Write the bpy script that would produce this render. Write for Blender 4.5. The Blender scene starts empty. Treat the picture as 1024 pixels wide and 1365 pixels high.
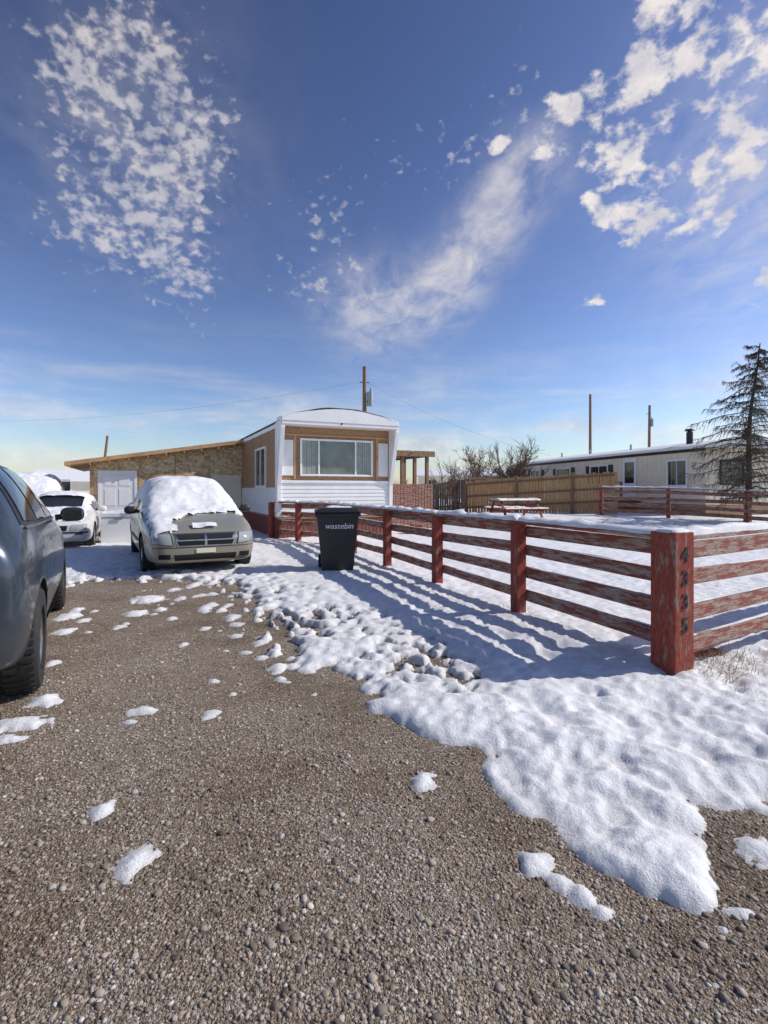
import bpy, bmesh, math, random
import numpy as np
from mathutils import Vector, Matrix
random.seed(7); np.random.seed(7)
scene=bpy.context.scene
scene.view_settings.view_transform='Standard'
try: scene.view_settings.look='None'
except Exception: pass
scene.view_settings.exposure=0
F=700.0; CX=512.0; HY=652.0; CH=1.5
R=math.radians

# ---------------------------------------------------------------- camera
cam_d=bpy.data.cameras.new("camera"); cam=bpy.data.objects.new("camera",cam_d)
scene.collection.objects.link(cam); scene.camera=cam
cam.location=(0,0,CH); cam.rotation_euler=(R(90),0,0)
cam_d.sensor_fit='HORIZONTAL'; cam_d.sensor_width=36; cam_d.lens=36*F/1024
cam_d.shift_y=-(682.5-HY)/1024.0
cam_d.clip_start=0.05; cam_d.clip_end=3000

def G(px,py,z=0.0):
    d=F*(CH-z)/(py-HY); return ((px-CX)/F*d,d)

# ---------------------------------------------------------------- noise
_perm=np.random.RandomState(3).permutation(256); _perm=np.concatenate([_perm,_perm])
_ang=np.random.RandomState(5).rand(256)*2*math.pi; _gx=np.cos(_ang); _gy=np.sin(_ang)
def perlin(x,y,seed=0):
    x=np.asarray(x,float)+seed*17.31; y=np.asarray(y,float)+seed*9.77
    xi=np.floor(x).astype(int); yi=np.floor(y).astype(int)
    xf=x-xi; yf=y-yi; xi&=255; yi&=255
    u=xf*xf*xf*(xf*(xf*6-15)+10); v=yf*yf*yf*(yf*(yf*6-15)+10)
    def g(ix,iy,dx,dy):
        h=_perm[(_perm[ix&255]+iy)&255]; return _gx[h]*dx+_gy[h]*dy
    a=g(xi,yi,xf,yf); b=g(xi+1,yi,xf-1,yf); c=g(xi,yi+1,xf,yf-1); d=g(xi+1,yi+1,xf-1,yf-1)
    return (a+(b-a)*u)*(1-v)+(c+(d-c)*u)*v
def fbm(x,y,o=4,seed=0):
    s=0;a=1
    for i in range(o):
        s=s+a*perlin(x*2**i,y*2**i,seed+i*3); a*=.5
    return s
def sstep(t): t=np.clip(t,0,1); return t*t*(3-2*t)

def gz(x,y):
    x=np.asarray(x,float); y=np.asarray(y,float)
    und=(0.014*perlin(x*.9,y*.5,11))*np.clip(1-(y-7)/5,0,1)
    return 0.4*sstep((y-13)/8)*sstep((x-1)/4)+und
def gzf(x,y): return float(gz(np.array([x]),np.array([y]))[0])

# ---------------------------------------------------------------- materials
def newmat(name):
    m=bpy.data.materials.new(name); m.use_nodes=True
    nt=m.node_tree; b=nt.nodes["Principled BSDF"]
    return m,nt,b
def ramp(nt,stops,interp='LINEAR'):
    n=nt.nodes.new("ShaderNodeValToRGB"); cr=n.color_ramp; cr.interpolation=interp
    while len(cr.elements)<len(stops): cr.elements.new(0.5)
    for e,(p,c) in zip(cr.elements,stops):
        e.position=p; e.color=(c[0],c[1],c[2],1)
    return n
def coords(nt,kind='Object',scale=(1,1,1)):
    tc=nt.nodes.new("ShaderNodeTexCoord"); mp=nt.nodes.new("ShaderNodeMapping")
    mp.inputs['Scale'].default_value=scale
    nt.links.new(tc.outputs[kind],mp.inputs['Vector']); return mp.outputs['Vector']
def noise(nt,vec,scale,detail=4,rough=.5,dist=0):
    n=nt.nodes.new("ShaderNodeTexNoise"); n.inputs['Scale'].default_value=scale
    n.inputs['Detail'].default_value=detail; n.inputs['Roughness'].default_value=rough
    n.inputs['Distortion'].default_value=dist
    nt.links.new(vec,n.inputs['Vector']); return n.outputs['Fac']
def bump(nt,b,h,strength=.3,dist=.01):
    n=nt.nodes.new("ShaderNodeBump"); n.inputs['Strength'].default_value=strength
    n.inputs['Distance'].default_value=dist
    nt.links.new(h,n.inputs['Height']); nt.links.new(n.outputs['Normal'],b.inputs['Normal']); return n
def mat(name,col,rough=.6,metal=0,var=.15,scale=6,stretch=(1,1,1),bmp=.1,coat=0,spec=None):
    m,nt,b=newmat(name)
    v=coords(nt,'Object',stretch); f=noise(nt,v,scale,4,.6)
    c0=tuple(max(0,c*(1-var)) for c in col); c1=tuple(min(1,c*(1+var)) for c in col)
    r=ramp(nt,[(.3,c0),(.7,c1)]); nt.links.new(f,r.inputs[0]); nt.links.new(r.outputs[0],b.inputs['Base Color'])
    b.inputs['Roughness'].default_value=rough; b.inputs['Metallic'].default_value=metal
    if coat: b.inputs['Coat Weight'].default_value=coat; b.inputs['Coat Roughness'].default_value=.05
    if spec is not None: b.inputs['Specular IOR Level'].default_value=spec
    if bmp:
        f2=noise(nt,v,scale*8,2,.6); bump(nt,b,f2,bmp,.01)
    return m
def wood_paint(name,paint,wood,thr=.5,stretch=(1.2,9,9),scale=3,soft=.04):
    m,nt,b=newmat(name)
    v=coords(nt,'Object',stretch)
    f=noise(nt,v,scale,7,.68); f3=noise(nt,v,scale*5,3,.6)
    pr=ramp(nt,[(.3,tuple(c*.6 for c in paint)),(.7,tuple(min(1,c*1.3) for c in paint))]); nt.links.new(f3,pr.inputs[0])
    wr=ramp(nt,[(.3,tuple(c*.6 for c in wood)),(.7,tuple(min(1,c*1.3) for c in wood))]); nt.links.new(f3,wr.inputs[0])
    fr=ramp(nt,[(thr-soft,(0,0,0)),(thr+soft,(1,1,1))]); nt.links.new(f,fr.inputs[0])
    mx=nt.nodes.new("ShaderNodeMix"); mx.data_type='RGBA'
    nt.links.new(fr.outputs[0],mx.inputs['Factor']); nt.links.new(pr.outputs[0],mx.inputs[6]); nt.links.new(wr.outputs[0],mx.inputs[7])
    nt.links.new(mx.outputs[2],b.inputs['Base Color']); b.inputs['Roughness'].default_value=.8; b.inputs['Specular IOR Level'].default_value=.25
    bump(nt,b,f3,.6,.012)
    return m
def wood(name,col,stretch=(1,1,8),scale=3,var=.35):
    m,nt,b=newmat(name)
    v=coords(nt,'Object',stretch); f=noise(nt,v,scale,6,.65,.3)
    r=ramp(nt,[(.25,tuple(c*(1-var) for c in col)),(.5,col),(.75,tuple(min(1,c*(1+var)) for c in col))])
    nt.links.new(f,r.inputs[0]); nt.links.new(r.outputs[0],b.inputs['Base Color']); b.inputs['Roughness'].default_value=.8
    bump(nt,b,f,.3,.01); return m

M={}
M['red_rail']=wood_paint('peeling_red_rail',(.27,.078,.056),(.36,.28,.22),thr=.505,soft=.05)
M['red_post']=wood_paint('red_post_paint',(.29,.066,.044),(.28,.18,.14),thr=.58,stretch=(6,6,1.5))
M['white']=mat('white_siding',(.76,.76,.74),.5,var=.06,scale=2,bmp=.05)
M['white_metal']=mat('white_trim',(.8,.8,.79),.4,var=.05,scale=2,bmp=.03)
def glassmat(name,col=(.02,.025,.03),rough=.05):
    m,nt,b=newmat(name)
    v=coords(nt,'Object'); f=noise(nt,v,1.5,3)
    r=ramp(nt,[(.3,tuple(c*.6 for c in col)),(.7,tuple(c*1.5 for c in col))]); nt.links.new(f,r.inputs[0])
    nt.links.new(r.outputs[0],b.inputs['Base Color']); b.inputs['Roughness'].default_value=rough
    b.inputs['Specular IOR Level'].default_value=.6
    return m
M['glass']=glassmat('dark_glass')
M['window']=glassmat('curtained_window',(.13,.16,.15),.08)
M['curtain']=mat('curtain_cloth',(.30,.34,.30),.9,var=.15,bmp=0)
M['black']=mat('black_plastic',(.018,.018,.02),.45,var=.2,bmp=.15)
M['rubber']=mat('tyre_rubber',(.022,.021,.02),.8,var=.3,bmp=.3,scale=20)
M['chrome']=mat('worn_alloy',(.5,.5,.5),.3,1,var=.1,bmp=0)
M['dark']=mat('dark_gap',(.01,.01,.01),.9,bmp=0)
M['lamp']=glassmat('lamp_lens',(.38,.40,.40),.06)
M['redlamp']=glassmat('red_lens',(.3,.01,.01),.1)
m,nt,b=newmat('osb_sheathing'); v=coords(nt,'Object',(1,1,1.6))
vo=nt.nodes.new("ShaderNodeTexVoronoi"); vo.inputs['Scale'].default_value=11; nt.links.new(v,vo.inputs['Vector'])
se=nt.nodes.new("ShaderNodeSeparateColor"); nt.links.new(vo.outputs['Color'],se.inputs[0])
r=ramp(nt,[(0,(.42,.28,.13)),(.5,(.68,.52,.29)),(1,(.84,.70,.46))]); nt.links.new(se.outputs[0],r.inputs[0])
f=noise(nt,v,1.2,4,.6); rb=ramp(nt,[(.3,(.76,.72,.66)),(.65,(1,1,1))]); nt.links.new(f,rb.inputs[0])
mu=nt.nodes.new("ShaderNodeMix"); mu.data_type='RGBA'; mu.blend_type='MULTIPLY'; mu.inputs['Factor'].default_value=1
nt.links.new(r.outputs[0],mu.inputs[6]); nt.links.new(rb.outputs[0],mu.inputs[7]); nt.links.new(mu.outputs[2],b.inputs['Base Color']); b.inputs['Roughness'].default_value=.8
M['osb']=m
M['osb_dark']=mat('weathered_plywood',(.36,.215,.115),.8,var=.38,scale=9,stretch=(1,1,3),bmp=.3)
M['pine']=wood('fresh_lumber',(.52,.31,.15),(1,1,1.5))
M['cedar']=wood('cedar_boards',(.50,.31,.14),(6,6,1))
M['greywood']=wood('grey_boards',(.13,.12,.115),(6,6,1))
M['polewood']=wood('pole_wood',(.22,.14,.085),(8,8,1))
M['beige']=mat('beige_siding',(.76,.69,.53),.6,var=.07,scale=3,bmp=.05)
M['brown']=mat('brown_skirt',(.20,.06,.04),.7,var=.3,scale=8,bmp=.2)
M['darktrim']=mat('dark_trim',(.02,.018,.018),.6,bmp=.05)
M['galv']=mat('galvanised',(.35,.36,.37),.4,.8,var=.15)
M['bark']=mat('bark',(.10,.078,.06),.9,var=.35,scale=14,bmp=.4)
M['twig']=mat('twig_brown',(.17,.115,.075),.9,var=.3,scale=10,bmp=0)
M['needle']=mat('dry_needles',(.10,.088,.060),.9,var=.5,scale=3,bmp=0)
M['grass']=mat('dry_grass_blade',(.46,.36,.21),.9,var=.35,scale=9,bmp=0)
M['brick']=mat('red_brick',(.30,.08,.05),.9,var=.3,scale=20,bmp=.4)

def snowmat(name,thin):
    m,nt,b=newmat(name); v=coords(nt,'Object')
    f=noise(nt,v,9,5,.6); r=ramp(nt,[(.25,(.70,.705,.72)),(.6,(.84,.84,.835))]); nt.links.new(f,r.inputs[0]); out=r.outputs[0]
    if thin:
        at_=nt.nodes.new("ShaderNodeAttribute"); at_.attribute_name='thin'
        f5=noise(nt,v,28,4,.7); mm=nt.nodes.new("ShaderNodeMath"); mm.operation='MULTIPLY'; nt.links.new(at_.outputs['Fac'],mm.inputs[0]); nt.links.new(f5,mm.inputs[1])
        mx=nt.nodes.new("ShaderNodeMix"); mx.data_type='RGBA'; nt.links.new(mm.outputs[0],mx.inputs['Factor']); nt.links.new(out,mx.inputs[6]); mx.inputs[7].default_value=(.30,.255,.21,1); out=mx.outputs[2]
    nt.links.new(out,b.inputs['Base Color'])
    b.inputs['Roughness'].default_value=.55; b.inputs['Specular IOR Level'].default_value=.25
    f2=noise(nt,v,50,4,.8); bump(nt,b,f2,.8,.014); return m
M['snow']=snowmat('snow',False); M['snow_ground']=snowmat('ground_snow',True)

m,nt,b=newmat('gravel'); v=coords(nt,'Object')
def voro(scale):
    n=nt.nodes.new("ShaderNodeTexVoronoi"); n.inputs['Scale'].default_value=scale; n.inputs['Randomness'].default_value=1
    nt.links.new(v,n.inputs['Vector']); return n
v1=voro(80); v2=voro(190)
sep=nt.nodes.new("ShaderNodeSeparateColor"); nt.links.new(v1.outputs['Color'],sep.inputs[0])
r1=ramp(nt,[(0,(.095,.074,.056)),(.3,(.21,.168,.13)),(.6,(.31,.255,.20)),(.85,(.43,.375,.31)),(1,(.62,.57,.50))]); nt.links.new(sep.outputs[0],r1.inputs[0])
sep2=nt.nodes.new("ShaderNodeSeparateColor"); nt.links.new(v2.outputs['Color'],sep2.inputs[0])
r2=ramp(nt,[(0,(.12,.088,.063)),(.6,(.26,.208,.155)),(1,(.45,.39,.31))]); nt.links.new(sep2.outputs[1],r2.inputs[0])
sel=ramp(nt,[(.45,(0,0,0)),(.55,(1,1,1))]); nt.links.new(sep.outputs[2],sel.inputs[0])
mx=nt.nodes.new("ShaderNodeMix"); mx.data_type='RGBA'; nt.links.new(sel.outputs[0],mx.inputs['Factor']); nt.links.new(r1.outputs[0],mx.inputs[6]); nt.links.new(r2.outputs[0],mx.inputs[7])
big=noise(nt,v,.8,6,.68); rb=ramp(nt,[(.36,(.60,.53,.46)),(.5,(.90,.86,.80)),(.64,(1.0,.99,.97))]); nt.links.new(big,rb.inputs[0])
mu=nt.nodes.new("ShaderNodeMix"); mu.data_type='RGBA'; mu.blend_type='MULTIPLY'; mu.inputs['Factor'].default_value=1
nt.links.new(mx.outputs[2],mu.inputs[6]); nt.links.new(rb.outputs[0],mu.inputs[7]); nt.links.new(mu.outputs[2],b.inputs['Base Color'])
b.inputs['Roughness'].default_value=.85; b.inputs['Specular IOR Level'].default_value=.3
ad=nt.nodes.new("ShaderNodeMath"); ad.operation='ADD'
h1=nt.nodes.new("ShaderNodeMath"); h1.operation='MULTIPLY'; h1.inputs[1].default_value=-1; nt.links.new(v1.outputs['Distance'],h1.inputs[0])
h2=nt.nodes.new("ShaderNodeMath"); h2.operation='MULTIPLY'; h2.inputs[1].default_value=-.5; nt.links.new(v2.outputs['Distance'],h2.inputs[0])
nt.links.new(h1.outputs[0],ad.inputs[0]); nt.links.new(h2.outputs[0],ad.inputs[1])
bump(nt,b,ad.outputs[0],.8,.010); M['gravel']=m
m,nt,b=newmat('pebble'); g=nt.nodes.new("ShaderNodeNewGeometry")
r=ramp(nt,[(0,(.12,.095,.075)),(.2,(.22,.18,.14)),(.45,(.31,.262,.21)),(.7,(.40,.355,.30)),(.86,(.50,.465,.41)),(.95,(.36,.22,.16)),(1,(.68,.65,.59))])
nt.links.new(g.outputs['Random Per Island'],r.inputs[0])
v=coords(nt,'Object'); f=noise(nt,v,.8,6,.68); rb=ramp(nt,[(.36,(.66,.60,.54)),(.6,(1,1,1))]); nt.links.new(f,rb.inputs[0])
mu=nt.nodes.new("ShaderNodeMix"); mu.data_type='RGBA'; mu.blend_type='MULTIPLY'; mu.inputs['Factor'].default_value=1
nt.links.new(r.outputs[0],mu.inputs[6]); nt.links.new(rb.outputs[0],mu.inputs[7]); nt.links.new(mu.outputs[2],b.inputs['Base Color'])
b.inputs['Roughness'].default_value=.8; M['pebble']=m

# ---------------------------------------------------------------- mesh helpers
def empty(name,loc=(0,0,0),rz=0):
    o=bpy.data.objects.new(name,None); scene.collection.objects.link(o)
    o.location=loc; o.rotation_euler=(0,0,rz); o.empty_display_size=.2; return o
def link(o,parent=None):
    scene.collection.objects.link(o)
    if parent is not None: o.parent=parent
    return o
class MB:
    def __init__(s): s.v=[]; s.f=[]; s.m=[]; s.mats=[]
    def mi(s,m):
        if m not in s.mats: s.mats.append(m)
        return s.mats.index(m)
    def add(s,vs,fs,m):
        o=len(s.v); s.v+= [tuple(x) for x in vs]; k=s.mi(m)
        for f in fs: s.f.append(tuple(i+o for i in f)); s.m.append(k)
    def box(s,x0,x1,y0,y1,z0,z1,m,mtx=None):
        vs=[Vector((x,y,z)) for z in (z0,z1) for y in (y0,y1) for x in (x0,x1)]
        if mtx is not None: vs=[mtx@q for q in vs]
        s.add(vs,[(0,2,3,1),(4,5,7,6),(0,1,5,4),(2,6,7,3),(0,4,6,2),(1,3,7,5)],m)
    def beam(s,p,q,w,h,m,up=(0,0,1)):
        p=Vector(p);q=Vector(q); d=q-p; L=d.length; d.normalize(); u=Vector(up)
        sd=d.cross(u)
        if sd.length<1e-4: sd=Vector((1,0,0))
        sd.normalize(); u=sd.cross(d)
        mt=Matrix((( d.x,sd.x,u.x,p.x),(d.y,sd.y,u.y,p.y),(d.z,sd.z,u.z,p.z),(0,0,0,1)))
        s.box(0,L,-w/2,w/2,-h/2,h/2,m,mt)
    def cyl(s,p,q,r0,r1,m,n=14,cap=True):
        p=Vector(p);q=Vector(q); d=(q-p).normalized(); a=Vector((0,0,1)) if abs(d.z)<.9 else Vector((1,0,0))
        u=d.cross(a).normalized(); w=d.cross(u)
        vs=[]
        for c,r_ in ((p,r0),(q,r1)):
            for i in range(n):
                t=2*math.pi*i/n; vs.append(c+(u*math.cos(t)+w*math.sin(t))*r_)
        fs=[(i,(i+1)%n,n+(i+1)%n,n+i) for i in range(n)]
        if cap: fs+= [tuple(range(n-1,-1,-1)),tuple(range(n,2*n))]
        s.add(vs,fs,m)
    def lathe(s,prof,m,axis='x',c=(0,0,0),n=32):
        vs=[];k=len(prof)
        for i in range(n):
            t=2*math.pi*i/n
            for (r_,a) in prof:
                if axis=='x': vs.append((c[0]+a,c[1]+r_*math.cos(t),c[2]+r_*math.sin(t)))
                else: vs.append((c[0]+r_*math.cos(t),c[1]+r_*math.sin(t),c[2]+a))
        fs=[]
        for i in range(n):
            j=(i+1)%n
            for q in range(k-1): fs.append((i*k+q,j*k+q,j*k+q+1,i*k+q+1))
        s.add(vs,fs,m)
    def obj(s,name,parent=None,bevel=0,smooth=False,loc=None,rz=None):
        me=bpy.data.meshes.new(name); me.from_pydata(s.v,[],s.f)
        for mm in s.mats: me.materials.append(mm)
        me.polygons.foreach_set('material_index',s.m)
        bm=bmesh.new(); bm.from_mesh(me); bmesh.ops.recalc_face_normals(bm,faces=bm.faces); bm.to_mesh(me); bm.free()
        o=bpy.data.objects.new(name,me); link(o,parent)
        if loc is not None: o.location=loc
        if rz is not None: o.rotation_euler=(0,0,rz)
        if bevel:
            md=o.modifiers.new('bevel','BEVEL'); md.width=bevel; md.segments=2; md.limit_method='ANGLE'
        if smooth:
            me.polygons.foreach_set('use_smooth',[True]*len(me.polygons))
            try: me.set_sharp_from_angle(angle=R(40))
            except Exception: pass
        me.update(); return o
def npmesh(name,verts,faces,mats,smooth=True,parent=None):
    verts=np.asarray(verts,np.float32); faces=np.asarray(faces,np.int32); k=faces.shape[1]
    me=bpy.data.meshes.new(name); me.vertices.add(len(verts)); me.vertices.foreach_set('co',verts.ravel())
    me.loops.add(faces.size); me.loops.foreach_set('vertex_index',faces.ravel())
    me.polygons.add(len(faces)); me.polygons.foreach_set('loop_start',np.arange(0,faces.size,k,dtype=np.int32))
    try: me.polygons.foreach_set('loop_total',np.full(len(faces),k,np.int32))
    except Exception: pass
    me.update(calc_edges=True); me.validate()
    me.polygons.foreach_set('use_smooth',np.full(len(me.polygons),smooth))
    for mm in mats: me.materials.append(mm)
    o=bpy.data.objects.new(name,me); return link(o,parent)
def snow_strip(name,p,q,w,h,parent,seed=0,n=None,gap=0.0):
    p=Vector(p);q=Vector(q);L=(q-p).length; n=n or max(4,int(L/.05)); d=(q-p).normalized(); sd=d.cross(Vector((0,0,1))).normalized()
    K=7; vs=[];rng=np.linspace(0,L,n+1)
    for i,t in enumerate(rng):
        e=min(1,min(t,L-t)/.04+.05)
        hh=h*(1+.9*float(perlin(t*4,seed*3.3,seed)))*e; ww=w*(1+.25*float(perlin(t*5,seed*1.7,seed+4)))*(.6+.4*e)
        if gap: hh=max(.001,hh*min(1,max(0,(float(perlin(t*1.3,seed*5.1,seed+9))+gap)*5)))
        c=p+d*t
        for k in range(K):
            a=math.pi*k/(K-1); vs.append(c+sd*(-math.cos(a)*ww/2)+Vector((0,0,math.sin(a)**.6*hh-.002)))
    fs=[]
    for i in range(n):
        for k in range(K-1): a=i*K+k; fs.append((a,a+1,a+K+1,a+K))
    mb=MB(); mb.add(vs,fs,M['snow']); return mb.obj(name,parent,smooth=True)

# ---------------------------------------------------------------- sky + sun
SUN_AZ=R(84); SUN_EL=R(37)
w=bpy.data.worlds.new("World"); scene.world=w; w.use_nodes=True; nt=w.node_tree
bg=nt.nodes['Background']; bg.inputs['Strength'].default_value=.12
sky=nt.nodes.new("ShaderNodeTexSky"); sky.sky_type='NISHITA'; sky.sun_disc=False
sky.sun_elevation=SUN_EL; sky.sun_rotation=SUN_AZ; sky.air_density=1.0; sky.dust_density=.5; sky.ozone_density=2.6
def MN(op,a,b_=None,c=None,clamp=False):
    n=nt.nodes.new("ShaderNodeMath"); n.operation=op; n.use_clamp=clamp
    for i,x in enumerate((a,b_,c)):
        if x is None: continue
        if isinstance(x,(int,float)): n.inputs[i].default_value=x
        else: nt.links.new(x,n.inputs[i])
    return n.outputs[0]
tc=nt.nodes.new("ShaderNodeTexCoord"); D=tc.outputs['Generated']
sp=nt.nodes.new("ShaderNodeSeparateXYZ"); nt.links.new(D,sp.inputs[0])
zc=MN('MAXIMUM',sp.outputs[2],.03); cu=MN('DIVIDE',sp.outputs[0],zc); cv=MN('DIVIDE',sp.outputs[1],zc)
cb=nt.nodes.new("ShaderNodeCombineXYZ"); nt.links.new(cu,cb.inputs[0]); nt.links.new(cv,cb.inputs[1]); P=cb.outputs[0]
def mask(lst):
    tot=None
    for (px,py,r_,wt) in lst:
        v=Vector(((px-CX)/F,1,(HY-py)/F)); L=v.length; v.normalize()
        n=nt.nodes.new("ShaderNodeVectorMath"); n.operation='DISTANCE'; nt.links.new(D,n.inputs[0]); n.inputs[1].default_value=v
        a=MN('MULTIPLY',n.outputs['Value'],F*L/r_*.95); a=MN('MULTIPLY',a,a); a=MN('MULTIPLY',a,-1.0); a=MN('EXPONENT',a)
        a=MN('MULTIPLY',a,wt); tot=a if tot is None else MN('ADD',tot,a)
    return MN('MINIMUM',tot,1.0)
def wn(vec,scale,detail=6,rough=.55,dist=0,sc=(1,1,1),rot=(0,0,0),off=(0,0,0)):
    mp=nt.nodes.new("ShaderNodeMapping"); mp.inputs['Scale'].default_value=sc; mp.inputs['Rotation'].default_value=rot; mp.inputs['Location'].default_value=off
    nt.links.new(vec,mp.inputs['Vector']); return noise(nt,mp.outputs[0],scale,detail,rough,dist)
def mrange(v,a,b_):
    n=nt.nodes.new("ShaderNodeMapRange"); n.interpolation_type='SMOOTHSTEP'; n.clamp=True
    nt.links.new(v,n.inputs['Value']); n.inputs['From Min'].default_value=a; n.inputs['From Max'].default_value=b_; return n.outputs['Result']
low=MN('MULTIPLY',MN('SUBTRACT',wn(D,9,2,.5,0,off=(.6,.1,.9)),.5),.38)
mA=mask([(140,70,90,.8),(180,140,75,.95),(215,220,75,1),(200,300,65,.9),(140,220,60,.7),(240,360,48,.9),(290,160,35,.7),(110,290,60,.6),(430,290,40,.5),(500,215,60,.5),(600,210,55,.6),(450,355,50,.7),(380,380,40,.6),(700,140,50,.5)])
nA=wn(D,58,3,.5,.1,sc=(1,1,1.3),rot=(0,.5,0)); vA=MN('ADD',MN('ADD',nA,low),MN('MULTIPLY',MN('SUBTRACT',mA,1.0),.32)); dA=MN('MULTIPLY',mrange(vA,.40,.68),.58)
mB=mask([(925,55,75,.95),(1000,70,70,1),(900,140,65,.95),(800,150,50,.95),(990,230,45,1.05),(1015,140,45,.8),(850,240,52,.9),(905,295,42,.9),(735,185,36,1),(675,135,26,1),(955,150,48,.85),(790,398,32,.9),(1022,385,34,.95),(800,262,36,.85),(955,302,22,.95),(655,495,26,.8),(910,200,40,.9),(745,150,30,.85),(665,195,18,.9),(840,310,24,.8),(490,412,46,.60),(870,20,40,.7),(570,228,22,.7),(500,205,16,.8)])
nB=wn(D,25,6,.55,.1,sc=(1,1,1.35),rot=(0,-.3,0),off=(.3,.7,.2)); vB=MN('ADD',MN('ADD',nB,low),MN('MULTIPLY',MN('SUBTRACT',mB,1.0),.42)); dB=MN('MULTIPLY',mrange(vB,.425,.60),.95)
mC=mask([(715,215,38,.9),(683,252,36,1),(655,295,36,1),(630,335,36,1),(603,375,38,.95),(560,410,42,.6),(490,412,52,.9),(1010,200,150,.40),(1020,330,110,.35),(190,190,140,.28)])
nC=wn(P,6,6,.62,.4,sc=(1.0,.45,1),rot=(0,0,.6)); dC=MN('MULTIPLY',MN('MULTIPLY',mC,mrange(nC,.20,.72)),.72)
nD=wn(D,3.2,6,.6,.3,sc=(1,1,6)); el=sp.outputs[2]
eD=MN('EXPONENT',MN('MULTIPLY',MN('POWER',MN('DIVIDE',MN('SUBTRACT',el,.07),.13),2.0),-1.0))
dD=MN('MULTIPLY',MN('MULTIPLY',eD,mrange(nD,.38,.75)),.75)
inv=lambda a: MN('SUBTRACT',1.0,a)
dens=inv(MN('MULTIPLY',MN('MULTIPLY',inv(dA),inv(dB)),MN('MULTIPLY',inv(dC),inv(dD))))
s1=nt.nodes.new("ShaderNodeVectorMath"); s1.operation='SCALE'; nt.links.new(sky.outputs[0],s1.inputs[0]); s1.inputs['Scale'].default_value=.22
gm=nt.nodes.new("ShaderNodeGamma"); nt.links.new(s1.outputs[0],gm.inputs[0]); gm.inputs[1].default_value=1.62
s2=nt.nodes.new("ShaderNodeVectorMath"); s2.operation='MULTIPLY'; nt.links.new(gm.outputs[0],s2.inputs[0]); s2.inputs[1].default_value=(4.8,4.45,4.75)
hs=nt.nodes.new("ShaderNodeHueSaturation"); hs.inputs['Saturation'].default_value=.90; nt.links.new(s2.outputs[0],hs.inputs['Color'])
shade=wn(D,20,4,.6,0,sc=(1,1,1.35),off=(.32,.7,.15)); cr=ramp(nt,[(.32,(1,1,1)),(.70,(.5,.5,.5))]); nt.links.new(shade,cr.inputs[0])
for e,c in zip(cr.color_ramp.elements,((7.9,7.3,6.9,1),(4.9,4.9,5.5,1))): e.color=c
mx=nt.nodes.new("ShaderNodeMix"); mx.data_type='RGBA'; nt.links.new(dens,mx.inputs['Factor']); nt.links.new(hs.outputs[0],mx.inputs[6]); nt.links.new(cr.outputs[0],mx.inputs[7])
nt.links.new(mx.outputs[2],bg.inputs['Color'])
sd=bpy.data.lights.new("sun",'SUN'); so=bpy.data.objects.new("sun",sd); scene.collection.objects.link(so)
sd.energy=4.2; sd.angle=R(.5); sd.color=(1,.95,.88)
sv=Vector((math.sin(SUN_AZ)*math.cos(SUN_EL),math.cos(SUN_AZ)*math.cos(SUN_EL),math.sin(SUN_EL)))
so.rotation_euler=sv.to_track_quat('Z','Y').to_euler(); so.location=(20,0,20)

# ---------------------------------------------------------------- ground
n=300; t=np.linspace(-1,1,n); ax=900/math.sinh(7.2)*np.sinh(7.2*t)
X,Y=np.meshgrid(ax,ax+3.0,indexing='xy'); Z=gz(X,Y)
idx=np.arange(n*n).reshape(n,n); fc=np.stack([idx[:-1,:-1],idx[:-1,1:],idx[1:,1:],idx[1:,:-1]],-1).reshape(-1,4)
npmesh('gravel_ground',np.stack([X,Y,Z],-1).reshape(-1,3),fc,[M['gravel']])

poly=[(-900,9.6),(-9,9.2),(-6.2,9.0),G(92,782),G(150,776),G(230,778),G(290,786),G(330,822),G(360,868),G(400,903),G(440,893),G(472,915),G(492,948),G(555,985),G(640,1000),G(655,1060),G(720,1098),G(790,1150),G(868,1198),G(940,1228),G(975,1195),G(932,1120),G(940,1088),G(1024,1105),(3.5,2.5),(12,2.2),(900,2.3),(900,900),(-900,900)]
def sdpoly(X,Y,poly):
    d=np.full(X.shape,1e9); ins=np.zeros(X.shape,bool); N=len(poly)
    for i in range(N):
        ax_,ay=poly[i]; bx,by=poly[(i+1)%N]; ex,ey=bx-ax_,by-ay
        wx,wy=X-ax_,Y-ay; tt=np.clip((wx*ex+wy*ey)/(ex*ex+ey*ey),0,1)
        d=np.minimum(d,(wx-ex*tt)**2+(wy-ey*tt)**2)
        c=((ay<=Y)&(by>Y))|((by<=Y)&(ay>Y))
        with np.errstate(divide='ignore',invalid='ignore'):
            xi=ax_+(Y-ay)/(by-ay if by!=ay else 1e-9)*ex
        ins^=(c&(X<xi))
    return np.where(ins,1,-1)*np.sqrt(d)
patches=[(180,1150,22,26),(172,1158,18,14),(205,1140,10,8),(135,1083,17,13),(148,1072,10,6),(565,1043,19,13),(712,1150,24,22),(745,1175,18,18),(775,1195,24,20),(800,1215,20,14),(280,953,13,8),(190,948,24,6),(172,962,12,4),(25,965,40,11),(60,935,24,8),(8,985,30,7),(70,885,12,4),(90,822,17,5),(85,842,13,5),(197,800,22,5),(180,818,15,4),(990,1218,26,9),(965,1240,9,8),(285,908,9,3),(1012,1135,34,22),(955,1312,7,7),(376,1115,5,7),(245,860,6,3),(370,890,14,6),(1010,1345,9,5),(250,1110,4,5),(700,1300,4,3),(310,925,5,3),(420,925,6,3)]
rs=np.random.RandomState(21)
for i in range(46):
    t_=rs.rand(); px=250+150*t_+rs.normal(0,22); py=792+100*t_+rs.normal(0,14); s_0=rs.uniform(3,11); patches.append((px,py,s_0,s_0*rs.uniform(.28,.45)))
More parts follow.
